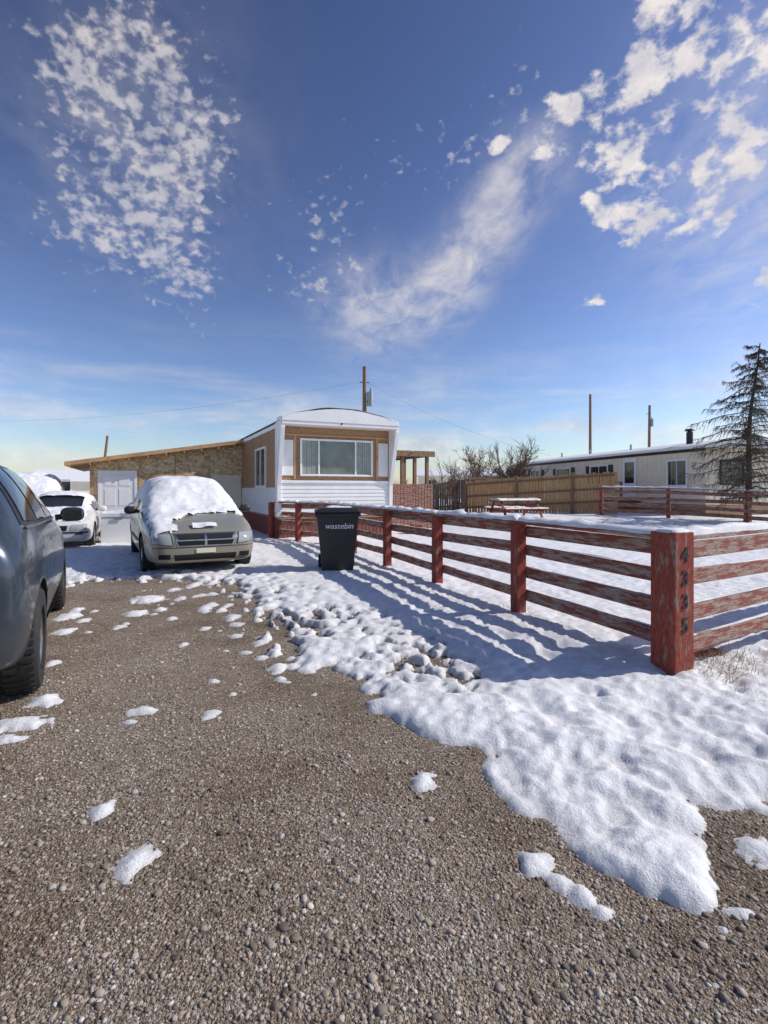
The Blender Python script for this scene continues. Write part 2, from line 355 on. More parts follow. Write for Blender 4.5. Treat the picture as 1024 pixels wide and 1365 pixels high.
for i in range(16):
    px=rs.uniform(60,250); py=rs.uniform(785,850); s_0=rs.uniform(3,10); patches.append((px,py,s_0,s_0*rs.uniform(.22,.35)))
rows=[0.9]
while rows[-1]<850:
    y=rows[-1]; rows.append(y+y*(.0060 if y<13 else (.012 if y<26 else .05)))
rows=np.array(rows); nc=540; u=np.linspace(-1,1,nc)
Yg=np.repeat(rows[:,None],nc,1); Xg=u[None,:]*(1.15*rows[:,None]+1.2)+.12*rows[:,None]
S=sdpoly(Xg,Yg,poly)
nearf=np.clip(1-(Yg-14)/10,0,1)
melt=np.zeros_like(S)
for (px,py,r_,a) in [(350,840,.9,.30),(420,830,.8,.20),(300,790,1.0,.24),(560,880,.5,.30),(600,910,.42,.27),(530,850,.45,.22),(500,820,.4,.12),(960,1060,.3,.04),(480,790,.8,.07),(240,775,1.3,.20),(120,770,1.2,.20),(350,760,1.0,.12),(390,790,.8,.12)]:
    cx,cy=G(px,py); melt+=a*np.exp(-((Xg-cx)**2+(Yg-cy)**2)/r_**2)
S=S+.10*fbm(Xg*3.1,Yg*3.1,4,1)*nearf
al=(Xg*.42+Yg*1.0); ac=(Xg*.92+Yg*.40)
stk=fbm(ac*5,al*1.1,4,15)
Sm=np.minimum(S,.45)-melt*(1.0+1.9*fbm(Xg*6,Yg*6,5,5)+1.0*stk)*1.15
for (px,py,rx,ry) in patches:
    cx,cy=G(px,py); sc=F/cy; a=rx/sc; b_=ry*cy*cy/(F*CH)
    jj=np.abs(rows-cy)<3*b_+.05
    if not jj.any(): continue
    j0,j1=np.where(jj)[0][[0,-1]]; XX=Xg[j0:j1+1]; YY=Yg[j0:j1+1]
    q=np.sqrt(((XX-cx)/a)**2+((YY-cy)/b_)**2)
    q=q+.6*fbm(XX*13+px,YY*13+py,4,2)*np.clip(q,0,1.5)
    Sm[j0:j1+1]=np.maximum(Sm[j0:j1+1],(1-q)*min(a,b_)*.75)
lump=fbm(Xg*5.0,Yg*5.0,3,21); bil=np.abs(perlin(Xg*7.5,Yg*7.5,31)); fine=fbm(Xg*16,Yg*16,3,41)
T=.070+.03*fbm(Xg*1.3,Yg*1.3,2,8)
pos=np.clip(Sm,0,None); body=1-np.exp(-pos/.04)
H=T*(.40*body+.60*(1-np.exp(-pos/.24)))+ (np.clip(body,0,1))*nearf*(.020*lump+.032*(.25-bil)*np.clip(pos/.15,0,1)+.009*fine)
rs=np.random.RandomState(12)
for i in range(190):
    cx,cy=G(rs.uniform(600,1150),rs.uniform(840,1120)); a=rs.uniform(.04,.09)
    H-= .022*np.exp(-(((Xg-cx)/a)**2+((Yg-cy)/(a*1.5))**2))*body
H=np.where((pos>.12)&(melt<.08),np.maximum(H,.012),H)
H=np.where(Sm<0,Sm*.6-.004,H-.004*(1-body))
H+= .03*np.exp(-((Xg-1.9)**2+(Yg-5.0)**2)/.5)*body
Zg=gz(Xg,Yg)+H
nr=len(rows); idx=np.arange(nr*nc).reshape(nr,nc); fc=np.stack([idx[:-1,:-1],idx[:-1,1:],idx[1:,1:],idx[1:,:-1]],-1).reshape(-1,4)
Hf=H.ravel(); keep=(Hf[fc]>-.012).any(1); fc=fc[keep]
used=np.unique(fc); remap=-np.ones(nr*nc,int); remap[used]=np.arange(len(used))
so_=npmesh('snow_cover',np.stack([Xg,Yg,Zg],-1).reshape(-1,3)[used],remap[fc],[M['snow_ground']])
thin=np.exp(-np.clip(Hf,0,None)/.012)+np.clip(melt.ravel()*.9,0,.5)*nearf.ravel()
at_=so_.data.attributes.new('thin','FLOAT','POINT'); at_.data.foreach_set('value',np.clip(thin[used],0,1.3).astype(np.float32))

def ico(sub=1):
    bm=bmesh.new(); bmesh.ops.create_icosphere(bm,subdivisions=sub,radius=1)
    v=np.array([q.co[:] for q in bm.verts]); f=np.array([[q.index for q in t_.verts] for t_ in bm.faces]); bm.free(); return v,f
def stones(name,N,ymin,ymax,smin,smax,seed,pw=1.6,halfw=.85,sub=1,sp=3.0):
    iv,if_=ico(sub)
    rs=np.random.RandomState(seed); yy=ymin+(ymax-ymin)*rs.rand(N)**pw; xx=(rs.rand(N)*2-1)*(halfw*yy+.4)
    s=smin+(smax-smin)*rs.rand(N)**sp
    k=len(iv); V=np.repeat(iv[None],N,0)*(1+.40*(rs.rand(N,k,1)-.5))
    V=V*np.stack([rs.uniform(.8,1.35,N),rs.uniform(.7,1.1,N),rs.uniform(.35,.65,N)],-1)[:,None,:]
    a=rs.rand(N)*6.283; c,s_=np.cos(a)[:,None],np.sin(a)[:,None]; tl=rs.uniform(-.4,.4,N)[:,None]
    x=V[...,0]*c-V[...,1]*s_; y=V[...,0]*s_+V[...,1]*c; z=V[...,2]+x*tl
    V=np.stack([x,y,z],-1)*s[:,None,None]
    V[...,0]+=xx[:,None]; V[...,1]+=yy[:,None]; V[...,2]+=(gz(xx,yy)+s*.06)[:,None]
    Fc=(if_[None]+(np.arange(N)*k)[:,None,None]).reshape(-1,3)
    return npmesh(name,V.reshape(-1,3),Fc,[M['pebble']])
stones('gravel_stones',75000,1.1,7.5,.0035,.0105,1,1.5)
stones('gravel_stones',5000,1.1,8.0,.007,.018,2,1.6,sub=2,sp=3.2)

# ---------------------------------------------------------------- fence
s_=.396; Ld=1.9
fd=Vector((-s_,1,0)).normalized(); P0=Vector((2.32,4.23,0))
bay=math.hypot(s_*Ld,Ld)
def fence(name,p,dirv,lens,post0=True,sz=.13,H=1.1,rails=(1.02,.79,.53,.27),snow=True,sd_=1,rh=.13):
    e=empty(name,(p[0],p[1],0),math.atan2(dirv[1],dirv[0]))
    mb=MB(); mp=MB(); x=0; pts=[0]
    for L in lens: x+=L; pts.append(x)
    def gzl(x_): q=Vector(p)+Vector(dirv)*x_; return gzf(q[0],q[1])
    for i,x_ in enumerate(pts):
        if i==0 and not post0: continue
        z=gzl(x_); mp.box(x_-sz/2,x_+sz/2,-sz/2,sz/2,z-.1,z+H-.01+random.uniform(-.01,.02),M['red_post'])
    for i in range(len(pts)-1):
        a,b_=pts[i],pts[i+1]; za,zb=gzl(a),gzl(b_)
        for j,h in enumerate(rails):
            t0=random.uniform(-.018,.018);t1=random.uniform(-.018,.018)
            mb.beam((a+.01,-sz/2-.024-.002*j,za+h+t0),(b_-.01,-sz/2-.024-.002*j,zb+h+t1),.04,rh*random.uniform(.92,1.03),M['red_rail'])
        mb.beam((a+.003,-.02,za+H+.012),(b_-.003,-.02,zb+H+.012),.15,.036,M['red_rail'])
        if snow:
            snow_strip('snow_cap',(a+.01,-.02,za+H+.028),(b_-.01,-.02,zb+H+.028),.145,.055,e,seed=i*7+sd_)
            for j,h in enumerate(rails[1:]): snow_strip('snow_ledge',(a+.05,-sz/2-.024,za+h+rh/2-.003),(b_-.05,-sz/2-.024,zb+h+rh/2-.003),.036,.010,e,seed=i*7+j+sd_+40,gap=.05)
    mp.obj('posts',e,bevel=.006); mb.obj('rails',e,bevel=.004); return e
fence('rail_fence',P0,fd,[bay]*5,post0=False,sd_=1)
end=P0+fd*bay*5
d2=(Vector((-3.35,15.6,0))-end); L2=d2.length; d2.normalize()
fence('rail_fence',end,d2,[L2/2]*2,post0=False,sd_=31)
rd=Vector((1.6,1,0)).normalized()
fence('rail_fence',P0,rd,[2.3]*4,post0=False,sd_=63)
cp=empty('corner_post',(P0.x,P0.y,0),math.atan2(fd.y,fd.x)); mb=MB()
mb.box(-.115,.115,-.105,.105,-.1,1.16,M['red_post']); mb.obj('post',cp,bevel=.008)
snow_strip('snow_cap',(-.11,0,1.158),(.11,0,1.158),.21,.03,cp,seed=5,n=8)
for i,ch in enumerate("4335"):
    cu_=bpy.data.curves.new('digit','FONT'); cu_.body=ch; cu_.size=.165; cu_.extrude=.003; cu_.align_x='CENTER'; cu_.offset=.002
    cu_.materials.append(M['darktrim']); o=bpy.data.objects.new('house_number_digit',cu_); link(o,cp)
    o.location=(-.1185,0.0,.93-i*.185); o.rotation_euler=(R(90),0,R(-90))
fence('rail_fence',(8.7,21.0,0),Vector((5,-4.1,0)).normalized(),[2.4]*5,post0=True,sz=.13,H=1.15,sd_=90,rails=(1.02,.76,.50,.26))
def picket(name,p,q,H,mt,w=.14,gap=.012,slope=0,var=.03):
    p=Vector((p[0],p[1],0)); q=Vector((q[0],q[1],0)); d=q-p; L=d.length; e=empty(name,p,math.atan2(d.y,d.x)); d.normalize()
    mb=MB(); x=0
    while x<L:
        P_=p+d*x; z=gzf(P_.x,P_.y); h=H+slope*x/L+random.uniform(-var,var)
        mb.box(x,x+w-gap*random.uniform(.6,2.5),random.uniform(-.01,.006)-.01,.012,z,z+h,mt); x+=w
    x=0
    while x<=L+.01:
        P_=p+d*x; z=gzf(P_.x,P_.y); mb.box(x-.05,x+.05,-.12,-.02,z,z+H+slope*x/L+.08,M['polewood']); x+=2.4
    for zz in (.3,H*.55,H-.12):
        a=gzf(p.x,p.y);b_=gzf(q.x,q.y); mb.beam((0,-.05,a+zz),(L,-.05,b_+zz+slope),.04,.09,M['polewood'])
    mb.obj('boards',e,bevel=.003); return e
picket('board_fence',(3.9,24.9),(9.6,21.9),1.50,M['cedar'],slope=.32)
picket('board_fence',(1.9,30),(4.6,28.4),1.65,M['greywood'])
picket('board_fence',(4.6,28.4),(9.0,30.0),1.8,M['greywood'])

# ---------------------------------------------------------------- trailer
def lap(mb,x0,x1,z0,z1,y,m,step=.115,facing=-1):
    z=z0
    while z<z1-.01:
        t=min(step,z1-z)
        mb.add([(x0,y+facing*.022,z),(x1,y+facing*.022,z),(x1,y+facing*.004,z+t),(x0,y+facing*.004,z+t),(x0,y,z),(x1,y,z),(x1,y,z+t),(x0,y,z+t)],
               [(0,1,2,3),(0,4,5,1),(0,3,7,4),(1,5,6,2)],m); z+=step
def lapside(mb,y0,y1,z0,z1,x,m,step=.115):
    z=z0
    while z<z1-.01:
        t=min(step,z1-z)
        mb.add([(x-.022,y0,z),(x-.022,y1,z),(x-.004,y1,z+t),(x-.004,y0,z+t),(x,y0,z),(x,y1,z),(x,y1,z+t),(x,y0,z+t)],
               [(0,1,2,3),(0,4,5,1),(0,3,7,4),(1,5,6,2)],m); z+=step
def windowunit(mb,x0,x1,z0,z1,y,panes=1,f=-1,fw=.05,mt=None,gl=None):
    mt=mt or M['white_metal']; gl=gl or M['window']
    mb.box(x0-fw,x1+fw,y+f*.05,y,z1,z1+fw,mt); mb.box(x0-fw,x1+fw,y+f*.06,y,z0-fw,z0,mt)
    mb.box(x0-fw,x0,y+f*.05,y,z0,z1,mt); mb.box(x1,x1+fw,y+f*.05,y,z0,z1,mt)
    mb.box(x0,x1,y+f*.012,y,z0,z1,gl)
    for i in range(1,panes): 
        xx=x0+(x1-x0)*(i/panes); mb.box(xx-.018,xx+.018,y+f*.04,y+f*.013,z0,z1,mt)
TR=R(24.7); TO=Vector((-3.1,15.3,0)); TW=3.66; TL=17.0
tr=empty('mobile_home',TO,TR)
mb=MB(); mb.box(0,TW,0,TL,.62,3.42,M['osb_dark']); mb.obj('shell',tr)
mb=MB()
lap(mb,.02,TW-.02,.70,1.68,0,M['white']); lapside(mb,.02,6.0,.70,1.55,0,M['white'],.115)
mb.obj('siding',tr)
mb=MB()
for x0,x1 in ((-.03,.09),(TW-.09,TW+.03)):
    vs=[(x,yy,zz) for x in (x0,x1) for (yy,zz) in ((.0,.68),(-.05,.68),(-.07,1.6),(-.52,3.25),(-.52,3.58),(.0,3.58))]
    fs=[(0,1,2,3,4,5),(11,10,9,8,7,6)]+[(i,(i+1)%6,6+(i+1)%6,6+i) for i in range(6)]
    mb.add(vs,fs,M['white_metal'])
mb.box(-.04,0,.0,.16,.68,3.45,M['white_metal'])
N=14; top=[(x,3.58+.26*math.sin(math.pi*x/TW)**.8) for x in [TW*i/N for i in range(N+1)]]
vs=[]
for yy in (-.54,-.49):
    for x in [TW*i/N for i in range(N+1)]: vs.append((x,yy,3.36))
    for (x,z) in top: vs.append((x,yy,z))
K=N+1; fs=[]
for i in range(N):
    fs.append((i,i+1,K+i+1,K+i)); o=2*K; fs.append((o+i+1,o+i,o+K+i,o+K+i+1)); fs.append((i,o+i,o+i+1,i+1)); fs.append((K+i,K+i+1,o+K+i+1,o+K+i))
mb.add(vs,fs,M['white_metal'])
mb.box(.09,TW-.09,-.49,0,3.35,3.37,M['white'])
mb.box(.09,TW-.09,-.045,0,1.68,1.76,M['white_metal'])
mb.box(.12,.46,-.03,0,1.9,2.95,M['white']); mb.box(TW-.46,TW-.12,-.03,0,1.9,2.95,M['white'])
mb.box(.09,TW-.09,-.035,0,3.08,3.13,M['pine']); mb.box(.47,.53,-.035,0,1.8,3.08,M['pine']);mb.box(TW-.53,TW-.47,-.035,0,1.8,3.08,M['pine'])
mb.obj('front_trim',tr,bevel=.006)
mb=MB(); windowunit(mb,.72,2.94,1.95,2.95,-.012,1,fw=.06)
for xx in (1.24,2.42): mb.box(xx-.025,xx+.025,-.055,-.026,1.95,2.95,M['white_metal'])
mb.obj('picture_window',tr,bevel=.004)
mb=MB()
for (a,b_) in ((.73,1.21),(2.45,2.93)):
    x=a
    while x<b_: mb.box(x,min(x+random.uniform(.05,.07),b_),-.0295-random.uniform(0,.004),-.0245,1.96,2.94,M['curtain']); x+=.072
mb.obj('curtains',tr)
mb=MB()
y0,y1=1.6,3.1
mb.box(-.05,0,y0-.07,y1+.07,1.55,1.62,M['white_metal']); mb.box(-.05,0,y0-.07,y1+.07,2.8,2.87,M['white_metal'])
mb.box(-.05,0,y0-.07,y0,1.62,2.8,M['white_metal']); mb.box(-.05,0,y1,y1+.07,1.62,2.8,M['white_metal']); mb.box(-.015,0,y0,y1,1.62,2.8,M['glass'])
mb.box(-.04,-.016,(y0+y1)/2-.03,(y0+y1)/2+.03,1.62,2.8,M['white_metal'])
mb.box(-.03,0,.16,6.0,3.3,3.42,M['white_metal'])
for yy in (1.2,2.4,3.6,4.8): mb.box(-.02,0,yy,yy+.04,1.56,3.3,M['pine'])
mb.obj('side_window',tr)
mb=MB(); N=14; ring=[]
for yy in (-.56,TL+.1):
    for i in range(N+1):
        x=-.06+(TW+.12)*i/N; ring.append((x,yy,3.46+.40*math.sin(math.pi*i/N)**.75))
K=N+1; fs=[(i,i+1,K+i+1,K+i) for i in range(N)]+[tuple(range(K)),tuple(range(2*K-1,K-1,-1))]
mb.add(ring,fs,M['white_metal']); mb.obj('roof',tr)
mb=MB(); nx,ny=24,60; vs=[]
for j in range(ny+1):
    for i in range(nx+1):
        x=-.05+(TW+.1)*i/nx; y=-.55+(TL+.6)*j/ny; s=math.sin(math.pi*i/nx)
        vs.append((x,y,3.455+.40*s**.75+.05*min(1,s*5)*(1+.6*float(perlin(x*2,y*2,3)))))
mb.add(vs,[(j*(nx+1)+i,j*(nx+1)+i+1,(j+1)*(nx+1)+i+1,(j+1)*(nx+1)+i) for j in range(ny) for i in range(nx)],M['snow']); mb.obj('roof_snow',tr,smooth=True)
mb=MB(); mb.box(.03,TW-.03,.06,TL,0,.61,M['brown'])
x=.05
while x<TW-.05: mb.box(x,x+.11,.03,.059,0,.66,M['brown']); x+=.125
y=.1
while y<6: mb.box(-.0,.029,y,y+.11,0,.66,M['brown']); y+=.125
mb.obj('skirting',tr,bevel=.003)
cu_=bpy.data.curves.new('lettering','FONT'); cu_.body="Squire"; cu_.size=.34; cu_.shear=.35; cu_.extrude=.006; cu_.offset=.005; cu_.align_x='CENTER'; cu_.materials.append(M['darktrim'])
o=bpy.data.objects.new('lettering',cu_); link(o,tr); o.location=(TW/2+.12,-.547,3.48); o.rotation_euler=(R(90),0,0)
mb=MB(); mb.cyl((2.5,3,3.8),(2.5,3,4.1),.05,.05,M['galv']); mb.obj('roof_vent',tr)

ca,sa=math.cos(TR),math.sin(TR)
def TP(x,y): return (TO.x+x*ca-y*sa, TO.y+x*sa+y*ca)
po=empty('porch',(*TP(TW,1.6),0),TR); mb=MB(); PW=2.25
mb.box(.02,PW,-.3,3.6,2.74,2.82,M['greywood']); mb.box(.02,PW+.1,-.36,-.30,2.66,2.86,M['polewood']); mb.box(PW,PW+.06,-.3,3.6,2.68,2.86,M['polewood'])
for x_,y_ in ((1.1,-.2),(1.6,-.2),(PW-.15,-.2),(PW-.15,1.6),(PW-.15,3.4)): mb.box(x_-.055,x_+.055,y_-.055,y_+.055,0,2.74,M['polewood'])
mb.box(.02,PW-.05,-.2,3.4,.55,.62,M['greywood'])
mb.obj('frame',po,bevel=.004); mb=MB(); x=0.03
while x<PW: mb.box(x,x+.10,-.37,-.34,.1,1.68,M['red_rail']); x+=.118
mb.box(.02,PW,-.34,-.31,.4,.5,M['red_rail']); mb.box(.02,PW,-.34,-.31,1.3,1.4,M['red_rail'])
mb.obj('railing',po,bevel=.003)
snow_strip('roof_snow',(.05,1.6,2.82),(PW,1.6,2.82),3.7,.06,po,seed=3,n=30)

# ---------------------------------------------------------------- shed
sh=empty('garage_shed',(*TP(0,6.0),0),TR); W=5.25
def rz_(x): return 3.28+x*(3.28-2.42)/W
mb=MB()
def wallpoly(mb,xs,y0,y1,z0,m,dz=0):
    a,b_=xs; vs=[(a,y0,z0),(b_,y0,z0),(b_,y0,rz_(b_)+dz),(a,y0,rz_(a)+dz),(a,y1,z0),(b_,y1,z0),(b_,y1,rz_(b_)+dz),(a,y1,rz_(a)+dz)]
    mb.add(vs,[(0,1,2,3),(5,4,7,6),(0,4,5,1),(3,2,6,7),(0,3,7,4),(1,5,6,2)],m)
wallpoly(mb,(-W,-.002),0,.12,0,M['osb']); wallpoly(mb,(-W,-W+.12),.12,6,0,M['osb'])
mb.obj('walls',sh)
mb=MB(); vs=[]
for (y0) in (-.45,6.2):
    vs+=[(-W-.75,y0,rz_(-W-.75)+.0),(.0,y0,rz_(0)+.0),(0,y0,rz_(0)+.14),(-W-.75,y0,rz_(-W-.75)+.14)]
mb.add(vs,[(0,1,2,3),(7,6,5,4),(0,4,5,1),(3,2,6,7),(0,3,7,4),(1,5,6,2)],M['pine'])
mb.obj('roof',sh,bevel=.004)
mb=MB()
x=-W-.6
while x<-.1: mb.add([(x,-.44,rz_(x)-.09),(x+.04,-.44,rz_(x)-.09),(x+.04,-.44,rz_(x)),(x,-.44,rz_(x)),(x,0,rz_(x)-.09),(x+.04,0,rz_(x)-.09),(x+.04,0,rz_(x)),(x,0,rz_(x))],[(0,1,2,3),(0,4,5,1),(0,3,7,4),(1,5,6,2)],M['pine']); x+=.61
mb.obj('rafter_tails',sh)
mb=MB(); nx=40;ny=8; vs=[]
for j in range(ny+1):
    for i in range(nx+1):
        x=-W-.73+(W+.71)*i/nx; y=-.43+6.5*j/ny; e=min(1,min(i,nx-i,j*2,ny-j)/1.5); vs.append((x,y,rz_(x)+.137+.035*e*(1+.8*float(perlin(x*2.2,y*2.2,6)))))
mb.add(vs,[(j*(nx+1)+i,j*(nx+1)+i+1,(j+1)*(nx+1)+i+1,(j+1)*(nx+1)+i) for j in range(ny) for i in range(nx)],M['snow']); mb.obj('roof_snow',sh,smooth=True)
mb=MB(); dx0,dx1=-W+.32,-W+1.40
mb.box(dx0-.09,dx1+.09,-.05,-.002,2.07,2.17,M['white_metal']); mb.box(dx0-.09,dx0,-.05,-.002,0,2.07,M['white_metal']); mb.box(dx1,dx1+.09,-.05,-.002,0,2.07,M['white_metal'])
mb.box(dx0,dx1,-.03,-.002,.0,2.07,M['white'])
for c in range(2):
    for (z0,z1) in ((.15,.75),(.9,1.5),(1.62,1.95)):
        a=dx0+.12+c*.46; mb.box(a,a+.36,-.042,-.03,z0,z1,M['white_metal'])
mb.cyl((dx1-.08,-.03,1.0),(dx1-.08,-.09,1.0),.03,.03,M['galv'])
mb.obj('door',sh,bevel=.012)
mb=MB()
mb.box(-W-.02,-W+.1,-.02,0,0,2.38,M['pine'])
mb.box(-1.15,-.05,-.035,-.002,.0,2.05,M['beige']); mb.box(-W+1.55,-W+1.66,-.03,-.002,0,2.6,M['pine'])
for xx in (-1.25,-2.47): mb.box(xx,xx+.015,-.006,-.001,0,2.75,M['dark'])
mb.box(-W+1.66,-1.2,-.05,-.002,1.95,2.05,M['pine'])
mb.obj('wall_trim',sh)
fx,fy=G(152,727); fr=empty('chest_freezer',(fx,fy+.3,.02),R(20)); mb=MB()
mb.box(-.42,.42,-.3,.3,0,.72,M['white_metal']); mb.box(-.44,.44,-.32,.32,.73,.84,M['white']); mb.box(-.1,.1,-.34,-.32,.66,.74,M['galv'])
mb.obj('cabinet',fr,bevel=.02); snow_strip('snow_cap',(-.43,0,.835),(.43,0,.835),.62,.07,fr,seed=3,n=16)

# ---------------------------------------------------------------- cars
def patch(name,corners,parent,target,mt,axis='Y',neg=False,off=.006,nu=14,nv=6):
    a,b_,c,d=[Vector(q) for q in corners]; vs=[]
    for j in range(nv+1):
        for i in range(nu+1):
            u_=i/nu;v_=j/nv; vs.append((a*(1-u_)+b_*u_)*(1-v_)+(d*(1-u_)+c*u_)*v_)
    mb=MB(); mb.add(vs,[(j*(nu+1)+i,j*(nu+1)+i+1,(j+1)*(nu+1)+i+1,(j+1)*(nu+1)+i) for j in range(nv) for i in range(nu)],mt)
    o=mb.obj(name,parent,smooth=True)
    s=o.modifiers.new('wrap','SHRINKWRAP'); s.target=target; s.wrap_method='PROJECT'; s.offset=off
    s.use_project_x=axis=='X'; s.use_project_y=axis=='Y'; s.use_project_z=axis=='Z'
    s.use_positive_direction=not neg; s.use_negative_direction=neg; s.wrap_mode='ABOVE_SURFACE'
    return o
def wheel(parent,x,y,r,side):
    mb=MB(); wdt=.22; s=side
    mb.lathe([(r*.62,-wdt/2),(r*.93,-wdt/2),(r,-wdt/2+.035),(r,wdt/2-.035),(r*.93,wdt/2),(r*.62,wdt/2),(r*.6,wdt/2-.03),(r*.6,-wdt/2)],M['rubber'],'x',n=36)
    for k in range(40):
        t=2*math.pi*k/40; mt=Matrix.Rotation(t,4,'X')
        mb.box(-wdt/2+.02,-.01,-.014,.014,r-.002,r+.006,M['rubber'],mt); mb.box(.01,wdt/2-.02,-.002,.026,r-.002,r+.006,M['rubber'],mt)
    ox=s*(wdt/2-.03)
    mb.lathe([(r*.6,ox),(r*.57,ox-s*.01),(r*.52,ox-s*.05),(.001,ox-s*.07)],M['dark'],'x',n=28)
    mb.lathe([(r*.64,ox+s*.004),(r*.6,ox+s*.014),(r*.55,ox)],M['chrome'],'x',n=32)
    for k in range(7):
        mt=Matrix.Rotation(2*math.pi*k/7,4,'X'); mb.box(min(ox-s*.03,ox+s*.002),max(ox-s*.03,ox+s*.002),-.028,.028,.05,r*.58,M['chrome'],mt)
    mb.lathe([(.075,ox-s*.03),(.07,ox+s*.012),(.001,ox+s*.02)],M['chrome'],'x',n=20)
    o=mb.obj('wheel',parent,smooth=True); o.location=(x,y,r); return o
def car(name,loc,rz,st,paint,wheels,wr=.34,body_w=.97):
    e=empty(name,loc,rz); K=9
    ringpts=[]
    for (y,w_,zb,zbelt,ztop,wt) in st:
        zm=zb+(zbelt-zb)*.35
        half=[(0,zb),(w_*.82,zb),(w_*.955,zb+.05),(w_*1.0,zm),(w_*1.0,zb+(zbelt-zb)*.72),(w_*.965,zbelt),(wt,zbelt+(ztop-zbelt)*.90),(wt*.55,ztop-.012),(0,ztop)]
        ringpts.append([(x,y,z) for (x,z) in half])
    vs=[];n_=2*K-2
    for rp in ringpts:
        vs+=rp; vs+=[(-x,y,z) for (x,y,z) in rp[-2:0:-1]]
    fs=[]
    for i in range(len(st)-1):
        for k in range(n_):
            fs.append((i*n_+k,i*n_+(k+1)%n_,(i+1)*n_+(k+1)%n_,(i+1)*n_+k))
    def capf(base,rev):
        out=[]
        for k in range(1,K-1):
            l=base+k; l2=base+k+1; r_=base+(n_-k)%n_; r2=base+(n_-k-1)%n_
            q=(l,l2,r2,r_) if k+1<K-1 else (l,l2,r_)
            out.append(q)
        out.append((base,base+1,base+n_-1))
        return [tuple(reversed(q)) for q in out] if rev else out
    fs+=capf(0,True)+capf((len(st)-1)*n_,False)
    mb=MB(); mb.add(vs,fs,paint); body=mb.obj('body',e,smooth=True)
    try: body.data.set_sharp_from_angle(angle=R(180))
    except Exception: pass
    ss=body.modifiers.new('sub','SUBSURF'); ss.levels=3; ss.render_levels=3
    cut=MB()
    for yy in wheels:
        for s in (-1,1): cut.cyl((s*.62,yy,wr),(s*1.3,yy,wr),wr+.06,wr+.06,M['dark'],n=40)
    co=cut.obj('arch_cutter',e)
    bo=body.modifiers.new('arch','BOOLEAN'); bo.operation='DIFFERENCE'; bo.object=co; bo.solver='EXACT'
    body.data.materials.append(M['dark'])
    bpy.context.view_layer.update()
    dg=bpy.context.evaluated_depsgraph_get(); ev=body.evaluated_get(dg); nm=bpy.data.meshes.new_from_object(ev)
    body.modifiers.clear(); body.data=nm; bpy.data.objects.remove(co,do_unlink=True)
    for yy in wheels:
        for s in (-1,1): wheel(e,s*(body_w-.125),yy,wr,s)
    mb=MB(); mb.box(-.6,.6,.4,st[-1][0]-.4,.2,.3,M['dark']); mb.obj('underbody',e)
    return e,body
def side_patch(name,pts,e,body,mt,off=.006,nu=12,nv=8,sides=(-1,1)):
    for s in sides:
        patch(name,[(s*1.6,y,z) for (y,z) in pts],e,body,mt,'X',neg=(s>0),off=off,nu=nu,nv=nv)
def seam(e,body,y0,z0,y1,z1,w_=.010,sides=(-1,1)):
    if abs(z1-z0)>abs(y1-y0): pts=[(y0-w_/2,z0),(y0+w_/2,z0),(y1+w_/2,z1),(y1-w_/2,z1)]; nu,nv=1,24
    else: pts=[(y0,z0-w_/2),(y1,z1-w_/2),(y1,z1+w_/2),(y0,z0+w_/2)]; nu,nv=24,1
    side_patch('panel_gap',pts,e,body,M['dark'],off=.003,nu=nu,nv=nv,sides=sides)
def mirror(e,y,z,x,paint):
    for s in (-1,1):
        bm=bmesh.new(); bmesh.ops.create_uvsphere(bm,u_segments=16,v_segments=10,radius=1)
        for q in bm.verts:
            c=[math.copysign(abs(t_)**.7,t_) for t_ in q.co]
            q.co=Vector((s*(x+.12)+c[0]*.115,y+c[1]*.06,z+c[2]*.075))
        me=bpy.data.meshes.new('mirror'); bm.to_mesh(me); bm.free(); me.materials.append(paint)
        me.polygons.foreach_set('use_smooth',[True]*len(me.polygons)); o=bpy.data.objects.new('mirror',me); link(o,e)
        mb=MB(); mb.cyl((s*(x-.04),y,z-.03),(s*(x+.08),y,z-.02),.03,.03,M['black']); mb.box(s*(x+.12)-.09,s*(x+.12)+.09,y+.056,y+.064,z-.05,z+.05,M['glass']); mb.obj('mirror_arm',e)
def carsnow(e,body,y0,y1,w_,t=.05,name='snow_blanket',seed=1,edge=.12,zmin=None,nx=56,ny=120,hole=None):
    vs=[];ok=[]
    for j in range(ny+1):
        for i in range(nx+1):
            x=(-1+2*i/nx)*w_; y=y0+(y1-y0)*j/ny
            hit,loc,nor,fi=body.ray_cast(Vector((x,y,4)),Vector((0,0,-1)))
            ex=min(1-abs(x)/w_, 1)*w_; ey=min(y-y0,y1-y); d=min(ex,ey)+.09*float(fbm(np.array([x*4]),np.array([y*4]),3,seed)[0])
            k=max(0,min(1,d/edge)); th=t*(k**.5)*(1+.6*float(fbm(np.array([x*3]),np.array([y*3]),4,seed)[0]))-.008
            if hole is not None: th-=hole(x,y)
            nn=nor if hit else Vector((0,0,1))
            good=hit and (zmin is None or loc.z>zmin)
            p=(loc+nn*th) if hit else Vector((x,y,0))
            vs.append(p); ok.append(good and th>-.006)
    fs=[]
    for j in range(ny):
        for i in range(nx):
            q=(j*(nx+1)+i,j*(nx+1)+i+1,(j+1)*(nx+1)+i+1,(j+1)*(nx+1)+i)
            if all(ok[k] for k in q): fs.append(q)
    mb=MB(); mb.add(vs,fs,M['snow']); return mb.obj(name,e,smooth=True)
